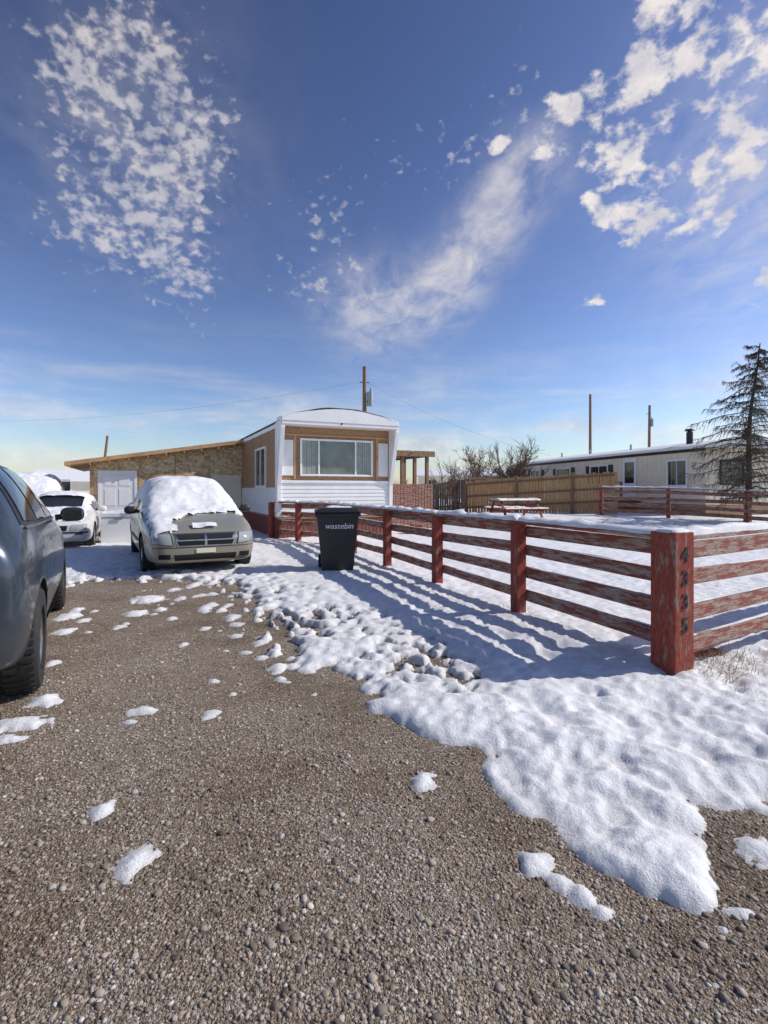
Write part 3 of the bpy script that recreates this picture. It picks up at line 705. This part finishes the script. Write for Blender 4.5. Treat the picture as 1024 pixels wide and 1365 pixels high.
def paintm(name,col,rough=.35,metal=.5,dirt=(.2,.17,.14),lvl=.55):
    m,nt,b=newmat(name); v=coords(nt,'Object'); f=noise(nt,v,2.2,7,.65)
    sp=nt.nodes.new("ShaderNodeSeparateXYZ"); nt.links.new(v,sp.inputs[0])
    a=nt.nodes.new("ShaderNodeMath"); a.operation='MULTIPLY_ADD'; nt.links.new(sp.outputs[2],a.inputs[0]); a.inputs[1].default_value=-.5; nt.links.new(f,a.inputs[2])
    r=ramp(nt,[(.02,(0,0,0)),(.42,(1,1,1))]); nt.links.new(a.outputs[0],r.inputs[0])
    mu=nt.nodes.new("ShaderNodeMath"); mu.operation='MULTIPLY'; nt.links.new(r.outputs[0],mu.inputs[0]); mu.inputs[1].default_value=lvl
    mx=nt.nodes.new("ShaderNodeMix"); mx.data_type='RGBA'; nt.links.new(mu.outputs[0],mx.inputs['Factor']); mx.inputs[6].default_value=(*col,1); mx.inputs[7].default_value=(*dirt,1)
    nt.links.new(mx.outputs[2],b.inputs['Base Color']); b.inputs['Metallic'].default_value=metal
    rr=nt.nodes.new("ShaderNodeMath"); rr.operation='MULTIPLY_ADD'; nt.links.new(mu.outputs[0],rr.inputs[0]); rr.inputs[1].default_value=.45; rr.inputs[2].default_value=rough; nt.links.new(rr.outputs[0],b.inputs['Roughness'])
    b.inputs['Coat Weight'].default_value=.5; b.inputs['Coat Roughness'].default_value=.06; return m

p_van=paintm('champagne_paint',(.33,.315,.255),.35,.35,(.27,.23,.17),.75)
vanst=[(0.0,.60,.34,.60,.66,.42),(.05,.76,.25,.66,.72,.56),(.22,.88,.21,.76,.83,.66),(.55,.94,.2,.86,.95,.72),(1.0,.97,.2,.94,1.05,.76),(1.25,.98,.2,.98,1.12,.78),(1.7,.985,.2,1.02,1.42,.74),(2.15,.985,.2,1.05,1.66,.67),(2.5,.985,.2,1.06,1.73,.67),(3.3,.985,.2,1.07,1.75,.68),(4.2,.98,.2,1.08,1.74,.68),(4.75,.96,.22,1.08,1.68,.66),(4.98,.93,.28,1.05,1.35,.68),(5.06,.86,.36,.95,1.05,.62)]
def minivan(name,loc,rz,paint,snowy=True):
    e,b=car(name,loc,rz,vanst,paint,(.98,4.0),.335)
    patch('grille_surround',[(-.46,-1,.52),(.46,-1,.52),(.52,-1,.74),(-.52,-1,.74)],e,b,M['chrome'],'Y',off=.006,nu=20)
    for (x0,x1) in ((-.44,-.02),(.02,.44)):
        for (z0,z1) in ((.54,.62),(.64,.72)):
            patch('grille_mesh',[(x0,-1,z0),(x1,-1,z0),(x1*1.08,-1,z1),(x0*1.08,-1,z1)],e,b,M['dark'],'Y',off=.012,nu=12,nv=3)
    for s in (-1,1):
        cs=[(s*.52,-1,.54),(s*.86,-1,.58),(s*.87,-1,.745),(s*.56,-1,.735)]
        if s<0: cs=[cs[1],cs[0],cs[3],cs[2]]
        patch('headlamp_bezel',[(c[0]*1.0,c[1],c[2]) for c in cs],e,b,M['black'],'Y',off=.006)
        ce=sum((Vector(c) for c in cs),Vector())/4
        patch('headlamp',[tuple(ce+(Vector(c)-ce)*.9) for c in cs],e,b,M['lamp'],'Y',off=.014)
        patch('fog_recess',[(s*.66-.09,-1,.32),(s*.66+.09,-1,.32),(s*.66+.09,-1,.40),(s*.66-.09,-1,.40)],e,b,M['dark'],'Y',off=.006)
    patch('lower_intake',[(-.5,-1,.29),(.5,-1,.29),(.52,-1,.39),(-.52,-1,.39)],e,b,M['dark'],'Y',off=.006,nu=20)
    patch('bumper_line',[(-.84,-1,.505),(.84,-1,.505),(.84,-1,.515),(-.84,-1,.515)],e,b,M['dark'],'Y',off=.004,nu=30,nv=1)
    patch('licence_plate',[(-.16,-1,.41),(.16,-1,.41),(.16,-1,.49),(-.16,-1,.49)],e,b,M['beige'],'Y',off=.016,nu=2,nv=2)
    patch('windscreen',[(-.66,-1,1.10),(.66,-1,1.10),(.58,-1,1.62),(-.58,-1,1.62)],e,b,M['glass'],'Y',off=.006,nu=16,nv=12)
    side_patch('front_window',[(1.75,1.10),(2.75,1.10),(2.75,1.56),(2.25,1.56)],e,b,M['glass'])
    side_patch('mid_window',[(2.85,1.10),(3.85,1.10),(3.85,1.58),(2.85,1.57)],e,b,M['glass'])
    side_patch('rear_window',[(3.95,1.10),(4.8,1.12),(4.65,1.55),(3.95,1.58)],e,b,M['glass'])
    for yy in (1.65,2.8,3.9): seam(e,b,yy,.32,yy,1.06)
    side_patch('side_moulding',[(1.45,.52),(3.5,.52),(3.5,.58),(1.45,.58)],e,b,M['black'],off=.012,nu=16,nv=2)
    mirror(e,1.75,1.10,.97,M['black'])
    if snowy:
        def hole(x,y):
            h=0; lim=.62+.40*min(1,max(0,(x+.45)/.5))+.10*float(perlin(x*5,y*5,7))
            if y<lim: h=.09*max(0,min(1,(lim-y)/.10))*(0.0 if ((abs(x-.02)<.22 and .17<y<.36) or (x<-.46+.2*float(perlin(y*6,1,3)))) else 1)
            return h
        carsnow(e,b,.12,4.95,.88,t=.058,seed=4,hole=hole)
    return e
van=minivan('minivan',(G(275,768)[0],9.05,.0),R(28.6),p_van)

p_suv=paintm('blue_grey_paint',(.034,.050,.068),.26,.4,(.09,.085,.08),.5)
suvst=[(0.0,.60,.36,.66,.74,.42),(.05,.78,.26,.74,.82,.56),(.22,.87,.23,.86,.93,.66),(.6,.92,.23,.96,1.02,.72),(1.1,.94,.23,1.0,1.08,.76),(1.35,.945,.23,1.02,1.13,.77),(1.75,.945,.23,1.05,1.38,.72),(2.15,.945,.23,1.07,1.60,.65),(2.5,.945,.23,1.08,1.67,.64),(3.2,.945,.23,1.10,1.69,.65),(3.8,.94,.23,1.12,1.66,.64),(4.15,.92,.26,1.12,1.52,.60),(4.36,.88,.30,1.06,1.22,.60),(4.46,.78,.38,.96,1.06,.54)]
rot=math.atan2(-.479,-.878)
su,b=car('suv',(-5.36,7.05,0),rot,suvst,p_suv,(.93,3.72),.355,.95)
su.scale=(1.03,1.08,1.07)
side_patch('glass_band',[(1.55,1.115),(4.05,1.17),(3.80,1.575),(2.25,1.575)],su,b,M['black'],off=.004,nu=24,nv=8)
side_patch('front_window',[(1.72,1.14),(2.58,1.15),(2.58,1.55),(2.28,1.55)],su,b,M['glass'],off=.010)
side_patch('rear_window',[(2.66,1.15),(3.38,1.165),(3.34,1.555),(2.66,1.555)],su,b,M['glass'],off=.010)
side_patch('quarter_window',[(3.46,1.17),(3.95,1.19),(3.78,1.52),(3.42,1.555)],su,b,M['glass'],off=.010)
for yy in (1.55,2.62,3.4): seam(su,b,yy,.38,yy,1.10)
seam(su,b,1.6,.42,3.3,.42)
side_patch('sill_cladding',[(1.38,.27),(3.27,.27),(3.27,.38),(1.38,.38)],su,b,M['black'],off=.012,nu=16,nv=3)
side_patch('belt_moulding',[(1.6,1.10),(4.0,1.14),(4.0,1.155),(1.6,1.115)],su,b,M['chrome'],off=.014,nu=24,nv=1)
for yy in (2.4,3.2): side_patch('door_handle',[(yy-.11,.93),(yy+.11,.93),(yy+.11,.965),(yy-.11,.965)],su,b,M['chrome'],off=.035,nu=4,nv=2)
patch('windscreen',[(-.6,-1,1.12),(.6,-1,1.12),(.54,-1,1.56),(-.54,-1,1.56)],su,b,M['glass'],'Y',off=.006,nu=16,nv=12)
patch('rear_glass',[(-.54,6,1.12),(.54,6,1.12),(.5,6,1.45),(-.5,6,1.45)],su,b,M['glass'],'Y',neg=True,off=.006,nu=16,nv=10)
for s in (-1,1): patch('tail_lamp',[(s*.66-.07,6,.80),(s*.66+.07,6,.80),(s*.66+.07,6,1.0),(s*.66-.07,6,1.0)],su,b,M['redlamp'],'Y',neg=True,off=.01)
mirror(su,1.78,1.14,.93,p_suv)

p_white=paintm('white_paint',(.72,.71,.68),.35,0,(.3,.27,.23),.5)
sedst=[(0.0,.62,.34,.56,.62,.42),(.06,.78,.24,.64,.70,.56),(.3,.86,.2,.72,.78,.64),(.8,.88,.19,.80,.86,.70),(1.25,.89,.19,.85,.94,.73),(1.7,.89,.19,.88,1.2,.66),(2.05,.89,.19,.9,1.36,.56),(2.5,.89,.19,.9,1.42,.55),(3.2,.89,.2,.92,1.40,.55),(3.6,.88,.2,.93,1.22,.6),(3.95,.88,.22,.94,1.03,.70),(4.5,.86,.24,.92,.98,.68),(4.75,.80,.3,.86,.92,.6)]
def sedan(name,loc,rz,paint,snowy=True):
    e,b=car(name,loc,rz,sedst,paint,(.85,3.75),.31,.89)
    patch('grille',[(-.34,-1,.50),(.34,-1,.50),(.36,-1,.62),(-.36,-1,.62)],e,b,M['dark'],'Y',off=.008)
    for s in (-1,1):
        cs=[(s*.42,-1,.50),(s*.76,-1,.52),(s*.76,-1,.65),(s*.44,-1,.64)]
        if s<0: cs=[cs[1],cs[0],cs[3],cs[2]]
        patch('headlamp',cs,e,b,M['lamp'],'Y',off=.01)
        patch('indicator',[(s*.6-.08,-1,.40),(s*.6+.08,-1,.40),(s*.6+.08,-1,.45),(s*.6-.08,-1,.45)],e,b,M['redlamp'],'Y',off=.01)
    patch('bumper_strip',[(-.78,-1,.44),(.78,-1,.44),(.78,-1,.475),(-.78,-1,.475)],e,b,M['black'],'Y',off=.012,nu=24,nv=2)
    patch('windscreen',[(-.62,-1,.94),(.62,-1,.94),(.5,-1,1.33),(-.5,-1,1.33)],e,b,M['glass'],'Y',off=.006,nu=16,nv=12)
    side_patch('front_window',[(1.55,.95),(2.4,.95),(2.4,1.3),(2.05,1.3)],e,b,M['glass'])
    side_patch('rear_window',[(2.48,.95),(3.45,.98),(3.2,1.3),(2.48,1.31)],e,b,M['glass'])
    for yy in (1.4,2.44,3.3): seam(e,b,yy,.3,yy,.9)
    mirror(e,1.6,.98,.86,paint)
    if snowy: carsnow(e,b,.15,4.6,.70,t=.055,seed=8,hole=lambda x,y: .07 if 1.35<y<1.9 and abs(x)<.5 else 0)
    return e
sedan('sedan',(-7.9,12.4,0),R(24),p_white)
p_red=paintm('red_paint',(.30,.035,.028),.35,.1,(.2,.15,.12),.5)
pv=minivan('passenger_van',(-10.7,15.6,0),R(30),p_red); pv.scale=(1.05,1.05,1.17)
sedan('sedan',(-13.6,18.2,0),R(36),p_white)

# ---------------------------------------------------------------- bin
bx,by=G(447,766); bn=empty('wheeled_trash_bin',(bx,by+.33,.05),R(8)); mb=MB()
def frus(mb,w0,d0,z0,w1,d1,z1,m,oy=0):
    vs=[(-w0/2,-d0/2,z0),(w0/2,-d0/2,z0),(w0/2,d0/2,z0),(-w0/2,d0/2,z0),(-w1/2,-d1/2+oy,z1),(w1/2,-d1/2+oy,z1),(w1/2,d1/2+oy,z1),(-w1/2,d1/2+oy,z1)]
    mb.add(vs,[(0,3,2,1),(4,5,6,7),(0,1,5,4),(1,2,6,5),(2,3,7,6),(3,0,4,7)],m)
frus(mb,.54,.52,.0,.74,.76,1.02,M['black']); frus(mb,.80,.82,.97,.80,.82,1.03,M['black'])
frus(mb,.55,.53,.02,.58,.56,.16,M['black'])
for xx in (-.2,0,.2): mb.beam((xx*.8,-.265,.2),(xx,-.330,.66),.02,.04,M['black'],up=(1,0,0))
mb.obj('body',bn,bevel=.02)
mb=MB(); frus(mb,.82,.86,1.04,.80,.84,1.07,M['black']); frus(mb,.76,.80,1.07,.62,.64,1.12,M['black']); mb.obj('lid',bn,bevel=.012)
mb=MB(); mb.beam((-.3,.48,1.0),(.3,.48,1.0),.035,.035,M['black']); mb.box(-.32,-.28,.38,.49,.97,1.02,M['black']); mb.box(.28,.32,.38,.49,.97,1.02,M['black']); mb.obj('handle',bn,bevel=.008)
mb=MB()
for s in (-1,1): mb.lathe([(.03,s*.30-.03),(.13,s*.30-.03),(.14,s*.30),(.13,s*.30+.03),(.03,s*.30+.03)],M['rubber'],'x',c=(0,.26,.1))
mb.obj('wheels',bn,smooth=True)
snow_strip('snow_cap',(-.2,.1,1.118),(.28,.1,1.118),.4,.03,bn,seed=9,n=14)
cu_=bpy.data.curves.new('label','FONT'); cu_.body="wastebin"; cu_.size=.14; cu_.extrude=.002; cu_.align_x='CENTER'; cu_.shear=.2; cu_.materials.append(M['white_metal'])
o=bpy.data.objects.new('label',cu_); link(o,bn); o.location=(.02,-.385,.76); o.rotation_euler=(R(83.5),0,0)

# ---------------------------------------------------------------- neighbour home
A=Vector((12.7,20.7,0)); B=Vector((9.3,36.5,0)); dv=(B-A); NL=dv.length; ang=math.atan2(dv.y,dv.x)
nh=empty('mobile_home',(A.x,A.y,.38),ang)
mb=MB(); NW=4.2
mb.box(0,NL,-NW,0,0,2.75,M['beige'])
x=.0
while x<NL: mb.box(x,x+.02,0,.012,.55,2.7,M['beige']); x+=.3
y=-NW+.15
while y<0: mb.box(-.012,0,y,y+.02,.55,2.7,M['beige']); y+=.3
mb.box(.0,NL,.012,.04,0,.5,M['osb_dark']); mb.box(-.03,0,-NW,.04,0,.5,M['osb_dark'])
mb.obj('walls',nh)
mb=MB()
ov=.25; z0=2.76; zr=3.12
vs=[(-ov,ov,z0),(NL+ov,ov,z0),(NL+ov,-NW-ov,z0),(-ov,-NW-ov,z0),(-ov,-NW/2,zr),(NL+ov,-NW/2,zr),(-ov,ov,z0+.1),(NL+ov,ov,z0+.1),(NL+ov,-NW-ov,z0+.1),(-ov,-NW-ov,z0+.1),(-ov,-NW/2,zr+.1),(NL+ov,-NW/2,zr+.1)]
mb.add(vs,[(0,1,7,6),(2,3,9,8),(0,3,2,1),(0,6,10,9,3),(1,2,8,11,7)],M['white_metal']); mb.add(vs,[(6,7,11,10),(9,10,11,8)],M['white_metal']); mb.obj('roof',nh)
mb=MB(); vs=[];nx,ny=60,16
for j in range(ny+1):
    for i in range(nx+1):
        x=-ov+(NL+2*ov)*i/nx; y=ov-(NW+2*ov)*j/ny; k=1-abs(j/ny-.5)*2; e=min(1,k*6+.1); vs.append((x,y,z0+.1+(zr-z0)*k+.05*e*(1+.7*float(perlin(x*1.5,y*1.5,2)))))
mb.add(vs,[(j*(nx+1)+i,j*(nx+1)+i+1,(j+1)*(nx+1)+i+1,(j+1)*(nx+1)+i) for j in range(ny) for i in range(nx)],M['snow']); mb.obj('roof_snow',nh,smooth=True)
mb=MB()
mb.box(0,NL,.013,.03,2.64,2.75,M['darktrim'])
for (x0,x1,z0_,z1_,sh_) in ((1.0,2.0,1.3,2.3,0),(6.2,7.6,1.4,2.3,1),(9.6,11.0,1.4,2.3,1),(13,14.2,1.4,2.3,1)):
    windowunit(mb,x0,x1,z0_,z1_,.0,2,f=1,gl=M['glass'],fw=.09)
    if sh_: mb.box(x0-.45,x0-.10,.012,.04,z0_-.05,z1_+.05,M['darktrim']); mb.box(x1+.10,x1+.45,.012,.04,z0_-.05,z1_+.05,M['darktrim'])
mb.box(4.0,4.95,.0,.05,.6,2.6,M['white_metal']); mb.box(4.15,4.8,.05,.06,1.4,2.4,M['glass']); mb.box(4.15,4.8,.05,.06,.75,1.25,M['white'])
mb.box(3.7,5.3,.05,1.1,.45,.58,M['polewood']); mb.box(3.7,3.78,1.0,1.08,.58,1.4,M['polewood']); mb.box(5.2,5.28,1.0,1.08,.58,1.4,M['polewood']); mb.box(3.7,5.28,1.0,1.06,1.4,1.46,M['polewood'])
def endwin(y0,y1,z0_,z1_):
    fw=.07; mt=M['darktrim']
    mb.box(-.05,0,y0-fw,y1+fw,z1_,z1_+fw,mt); mb.box(-.05,0,y0-fw,y1+fw,z0_-fw,z0_,mt); mb.box(-.05,0,y0-fw,y0,z0_,z1_,mt); mb.box(-.05,0,y1,y1+fw,z0_,z1_,mt)
    mb.box(-.015,0,y0,y1,z0_,z1_,M['window']); mb.box(-.04,-.016,(y0+y1)/2-.025,(y0+y1)/2+.025,z0_,z1_,M['white_metal'])
endwin(-1.7,-.7,1.35,2.2)
mb.obj('openings',nh,bevel=.004)
mb=MB(); mb.cyl((1.6,-.7,2.9),(1.6,-.7,3.55),.13,.13,M['darktrim']); mb.cyl((1.6,-.7,3.6),(1.6,-.7,3.68),.2,.16,M['darktrim']); mb.cyl((1.6,-.7,3.55),(1.6,-.7,3.6),.09,.09,M['darktrim'])
for xx in (6,9.5,12.5): mb.cyl((xx,-1.2,2.95),(xx,-1.2,3.4),.05,.05,M['galv'])
mb.obj('flues',nh,smooth=True)

# ---------------------------------------------------------------- picnic table
tx,ty=5.0,20.0
pt=empty('picnic_table',(tx,ty,gzf(tx,ty)-.06),R(18)); mb=MB()
for k in range(5): mb.box(-.95,.95,-.38+k*.155,-.24+k*.155,.72,.76,M['red_post'])
for s in (-1,1):
    for k in range(2): mb.box(-.95,.95,s*.72-.14+k*.145,s*.72-.005+k*.145,.42,.46,M['red_post'])
    mb.box(s*.7-.045,s*.7+.045,-.86,.86,.34,.42,M['red_post'])
    mb.beam((s*.76,-.7,0),(s*.76,-.25,.72),.04,.09,M['red_post'],up=(1,0,0)); mb.beam((s*.76,.7,0),(s*.76,.25,.72),.04,.09,M['red_post'],up=(1,0,0))
mb.obj('boards',pt,bevel=.005); snow_strip('snow_top',(-.94,0,.758),(.94,0,.758),.74,.07,pt,seed=2)
snow_strip('snow_seat',(-.94,-.72,.458),(.94,-.72,.458),.26,.05,pt,seed=6); snow_strip('snow_seat',(-.94,.72,.458),(.94,.72,.458),.26,.05,pt,seed=7)
sx,sy=1.05,17.0; sl=empty('red_sled',(sx,sy,gzf(sx,sy)+.06),R(10)); mb=MB()
frus(mb,.7,.35,.0,.85,.5,.16,M['brick']); frus(mb,.3,.3,.16,.36,.36,.30,M['brick']); mb.obj('shell',sl,bevel=.03)
bk=empty('brick',(2.72,4.55,gzf(2.72,4.55)+.03),R(25)); mb=MB(); mb.box(-.10,.10,-.05,.05,0,.065,M['brick']); mb.box(.13,.30,-.02,.07,.0,.05,M['brick']); mb.obj('block',bk,bevel=.008)

# ---------------------------------------------------------------- poles and wires
def pole(x,y,h,r=.14,transformer=False,lean=0):
    e=empty('utility_pole',(x,y,gzf(x,y))); mb=MB(); mb.cyl((0,0,0),(lean,0,h),r,r*.68,M['polewood'],n=16)
    if transformer:
        mb.cyl((.36,0,h-2.5),(.36,0,h-1.6),.2,.2,M['galv']); mb.beam((0,0,h-2.2),(.3,0,h-2.2),.08,.08,M['galv']); mb.cyl((.36,0,h-1.6),(.36,0,h-1.35),.04,.03,M['darktrim'])
        mb.beam((-.3,0,h-1.0),(.3,0,h-1.0),.05,.07,M['galv'])
    mb.obj('pole',e,smooth=True); return e
def at(px,d): return (px-CX)/F*d
pole(at(486,33),33,9.2,.17,True); pole(at(787,62),62,12.3,.2); pole(at(865,62),62,11,.2,True,lean=.1)
pole(at(133,60),60,7.6,.2,lean=.9)
def wire(name,p,q,sag=.6,r=.006):
    cu_=bpy.data.curves.new(name,'CURVE'); cu_.dimensions='3D'; cu_.bevel_depth=r; s=cu_.splines.new('POLY'); n_=24; s.points.add(n_)
    for i in range(n_+1):
        t_=i/n_; s.points[i].co=(p[0]+(q[0]-p[0])*t_,p[1]+(q[1]-p[1])*t_,p[2]+(q[2]-p[2])*t_-sag*4*t_*(1-t_),1)
    cu_.materials.append(M['darktrim']); return link(bpy.data.objects.new(name,cu_))
pA=(at(486,33),33,8.3)
wire('power_line',pA,(-40,45,7.5),1.0,.004); wire('power_line',pA,(10.5,33,3.6),.5,.004)

# ---------------------------------------------------------------- trees
def spl(cu_,pts,r0,r1):
    s=cu_.splines.new('POLY'); s.points.add(len(pts)-1)
    for i,p in enumerate(pts):
        s.points[i].co=(*p,1); s.points[i].radius=r0+(r1-r0)*i/(len(pts)-1)
def mkcurve(name,mt,res=1):
    cu_=bpy.data.curves.new(name,'CURVE'); cu_.dimensions='3D'; cu_.bevel_depth=1.0; cu_.bevel_resolution=res; cu_.materials.append(mt); return cu_
def bare_tree(name,x,y,h,seed,n0=3,spread=.5,depth=4,mt='twig',r=.05):
    rn=random.Random(seed); e=empty(name,(x,y,gzf(x,y))); cu_=mkcurve('branches',M[mt],res=0)
    def grow(p,d,L,r_,k):
        pts=[p.copy()]; q=p.copy(); dd=d.copy(); ns=5
        for i in range(ns):
            dd=(dd+Vector((rn.gauss(0,.13),rn.gauss(0,.13),rn.gauss(.04,.08)))).normalized(); q=q+dd*L/ns; pts.append(q.copy())
        spl(cu_,pts,r_,r_*.5)
        if k<=0: return
        for i in range(rn.randint(3,5)):
            t_=rn.randint(1,ns); nd=(dd+Vector((rn.gauss(0,spread),rn.gauss(0,spread),rn.gauss(.1,.3)))).normalized(); grow(pts[t_],nd,L*rn.uniform(.5,.75),max(.010,r_*.5),k-1)
    for i in range(n0): grow(Vector((rn.gauss(0,.15),rn.gauss(0,.15),-.05)),Vector((rn.gauss(0,.35),rn.gauss(0,.35),1)).normalized(),h*.42,r,depth)
    link(bpy.data.objects.new('branches',cu_),e); return e
bare_tree('bare_shrub',at(608,29),29,3.9,1,5,.6,3,r=.05)
bare_tree('bare_tree',at(655,31),31,4.6,2,5,.6,4,r=.07)
bare_tree('bare_tree',at(686,31),31,4.8,3,4,.6,4,r=.07)
bare_tree('bare_shrub',at(630,33),33,4.4,5,5,.6,3,r=.05)
def spruce(x,y,h,seed):
    rn=random.Random(seed); e=empty('spruce_tree',(x,y,gzf(x,y))); cu_=mkcurve('trunk_and_branches',M['bark'],res=2); nd=MB()
    cen=lambda z: Vector((.010*z*z+.05*math.sin(z*1.3),.02*math.sin(z),z))
    spl(cu_,[cen(z) for z in np.linspace(-.1,h,16)],.13,.018); tw=mkcurve('twigs',M['bark'],res=0)
    z=.85; a=0
    while z<h-.08:
        f=z/h; Lb=(2.5*(1-f)**.52+.2)*rn.uniform(.45,1.15)*(.65 if z<1.4 else 1)
        a+=2.4+rn.uniform(-.6,.6); base=cen(z)
        d=Vector((math.cos(a),math.sin(a),.28)); pts=[]; n_=9; dr=rn.uniform(.45,.9)
        for i in range(n_+1):
            t_=i/n_; pts.append(base+Vector((d.x*Lb*t_,d.y*Lb*t_,Lb*(.34*t_-dr*t_*t_+.30*t_**4))) + Vector((rn.gauss(0,.018),rn.gauss(0,.018),rn.gauss(0,.018))))
        spl(cu_,pts,.024*(1-f)+.008,.005)
        sdv=Vector((-d.y,d.x,0))
        for i in range(1,n_+1):
            for s in (-1,1):
                for rep in range(3):
                    if rn.random()<.22: continue
                    l=Lb*.26*(1-.5*i/n_)*rn.uniform(.5,1.3)+.05; st_=pts[i-1].lerp(pts[i],rn.random())
                    q=st_+(sdv*s*rn.uniform(.2,1)+Vector((d.x,d.y,0))*.6)*l*.8+Vector((0,0,-l*rn.uniform(.2,1.1)))
                    mdp=(st_+q)/2+Vector((0,0,.03)); spl(tw,[st_,mdp,q],.007,.003)
                    if rn.random()<.7:
                        for g in range(10):
                            c=st_.lerp(q,rn.uniform(.1,1)); dd=Vector((rn.gauss(0,1),rn.gauss(0,1),rn.gauss(-.3,.8))).normalized()*rn.uniform(.035,.085); pr=dd.cross(Vector((rn.random(),rn.random(),rn.random()))).normalized()*.0055
                            nd.add([c-pr,c+pr,c+dd],[(0,1,2)],M['needle'])
        z+=rn.uniform(.035,.085)
    link(bpy.data.objects.new('trunk_and_branches',cu_),e); link(bpy.data.objects.new('twigs',tw),e); nd.obj('needles',e)
spruce(12.7,18.35,6.3,4)

def grass(name,spots,seed):
    rn=random.Random(seed); mb=MB()
    for (x,y,r_,n_,h) in spots:
        for i in range(n_):
            a=rn.uniform(0,6.28); rr=r_*math.sqrt(rn.random()); p=Vector((x+rr*math.cos(a),y+rr*math.sin(a),0)); p.z=gzf(p.x,p.y)+.02
            l=h*rn.uniform(.4,1.1); t_=Vector((rn.gauss(0,.5),rn.gauss(0,.5),1)).normalized(); w_=Vector((rn.gauss(0,1),rn.gauss(0,1),0)).normalized()*.0025
            m_=p+t_*l*.6; e_=m_+Vector((t_.x*1.6,t_.y*1.6,t_.z*.4))*l*.5
            mb.add([p-w_,p+w_,m_+w_*.7,m_-w_*.7,e_],[(0,1,2,3),(3,2,4)],M['grass'])
    return mb.obj(name)
sp_=[(2.55,4.2,.22,120,.2),(2.75,4.4,.3,180,.22),(2.2,4.40,.15,40,.14),(3.1,4.4,.4,160,.2),(1.75,5.9,.3,40,.14),(2.6,3.7,.35,60,.14)]
for k in range(1,6):
    q=P0+fd*bay*k; sp_.append((q.x,q.y,.2,26,.16))
for k in range(18):
    t_=random.uniform(.3,10); q=P0+fd*t_; sp_.append((q.x+random.uniform(-.4,.5),q.y,.18,14,.13))
for k in range(22):
    cx,cy=G(random.uniform(500,660),random.uniform(820,930)); sp_.append((cx,cy,.09,14,.07))
cx,cy=G(128,725); sp_+= [(cx,cy,.5,220,.5),(cx-.4,cy+.5,.5,120,.45)]
cx,cy=G(175,727); sp_+= [(cx,cy+.6,.4,120,.35)]
grass('dry_grass',sp_,3)

# ---------------------------------------------------------------- distance
def simple_house(name,x,y,w_,d_,h,rz,wall,roofm,zz=0):
    e=empty(name,(x,y,zz),rz); mb=MB(); mb.box(-w_/2,w_/2,-d_/2,d_/2,0,h,wall); mb.obj('walls',e)
    mb=MB(); o_=.3; rh_=h+.9
    vs=[(-w_/2-o_,-d_/2-o_,h),(w_/2+o_,-d_/2-o_,h),(w_/2+o_,d_/2+o_,h),(-w_/2-o_,d_/2+o_,h),(-w_/2-o_,0,rh_),(w_/2+o_,0,rh_)]
    mb.add(vs,[(0,1,5,4),(2,3,4,5),(0,4,3),(1,2,5),(0,3,2,1)],roofm); mb.obj('roof',e)
    mb=MB(); k=-w_/2+1
    while k<w_/2-1: windowunit(mb,k,k+1,1.2,2.1,-d_/2,2,gl=M['glass']); k+=2.6
    mb.obj('windows',e); return e
simple_house('mobile_home',at(104,38),38,4.5,9,2.0,R(28),M['beige'],M['snow'])
simple_house('mobile_home',at(640,60),60,14,5,2.6,R(-5),M['beige'],M['snow'],.4)
simple_house('mobile_home',at(745,75),75,16,5,2.8,R(5),M['white'],M['snow'],.4)
simple_house('mobile_home',at(0,95),95,16,6,2.8,R(5),M['brown'],M['snow'])
rn=random.Random(9); cu_=mkcurve('distant_trees',M['twig'],res=0)
for k in range(70):
    d=rn.uniform(85,140); x=rn.uniform(-1.1,1.1)*d; h=rn.uniform(2.5,5)
    for j in range(26):
        a=rn.uniform(0,6.28); L=h*rn.uniform(.4,1); p=Vector((x,d,.3+h*.15*rn.random())); q=p+Vector((math.cos(a)*L*.5,math.sin(a)*L*.5,L*.8)); spl(cu_,[p,(p+q)/2+Vector((0,0,.2)),q],.05,.02)
link(bpy.data.objects.new('distant_trees',cu_))
mb=MB(); N=160; vs=[]
for i in range(N+1):
    a=-1.3+2.6*i/N; x=700*math.sin(a); y=700*math.cos(a); h=5+6*float(fbm(np.array([a*5]),np.array([.5]),4,2)[0]); vs+=[(x,y,-1),(x*1.05,y*1.05,max(1,h))]
M['hill']=mat('winter_hills',(.42,.42,.42),.9,var=.4,scale=.05,bmp=0)
mb.add(vs,[(2*i,2*i+2,2*i+3,2*i+1) for i in range(N)],M['hill']); mb.obj('hills',smooth=True)
print("done")
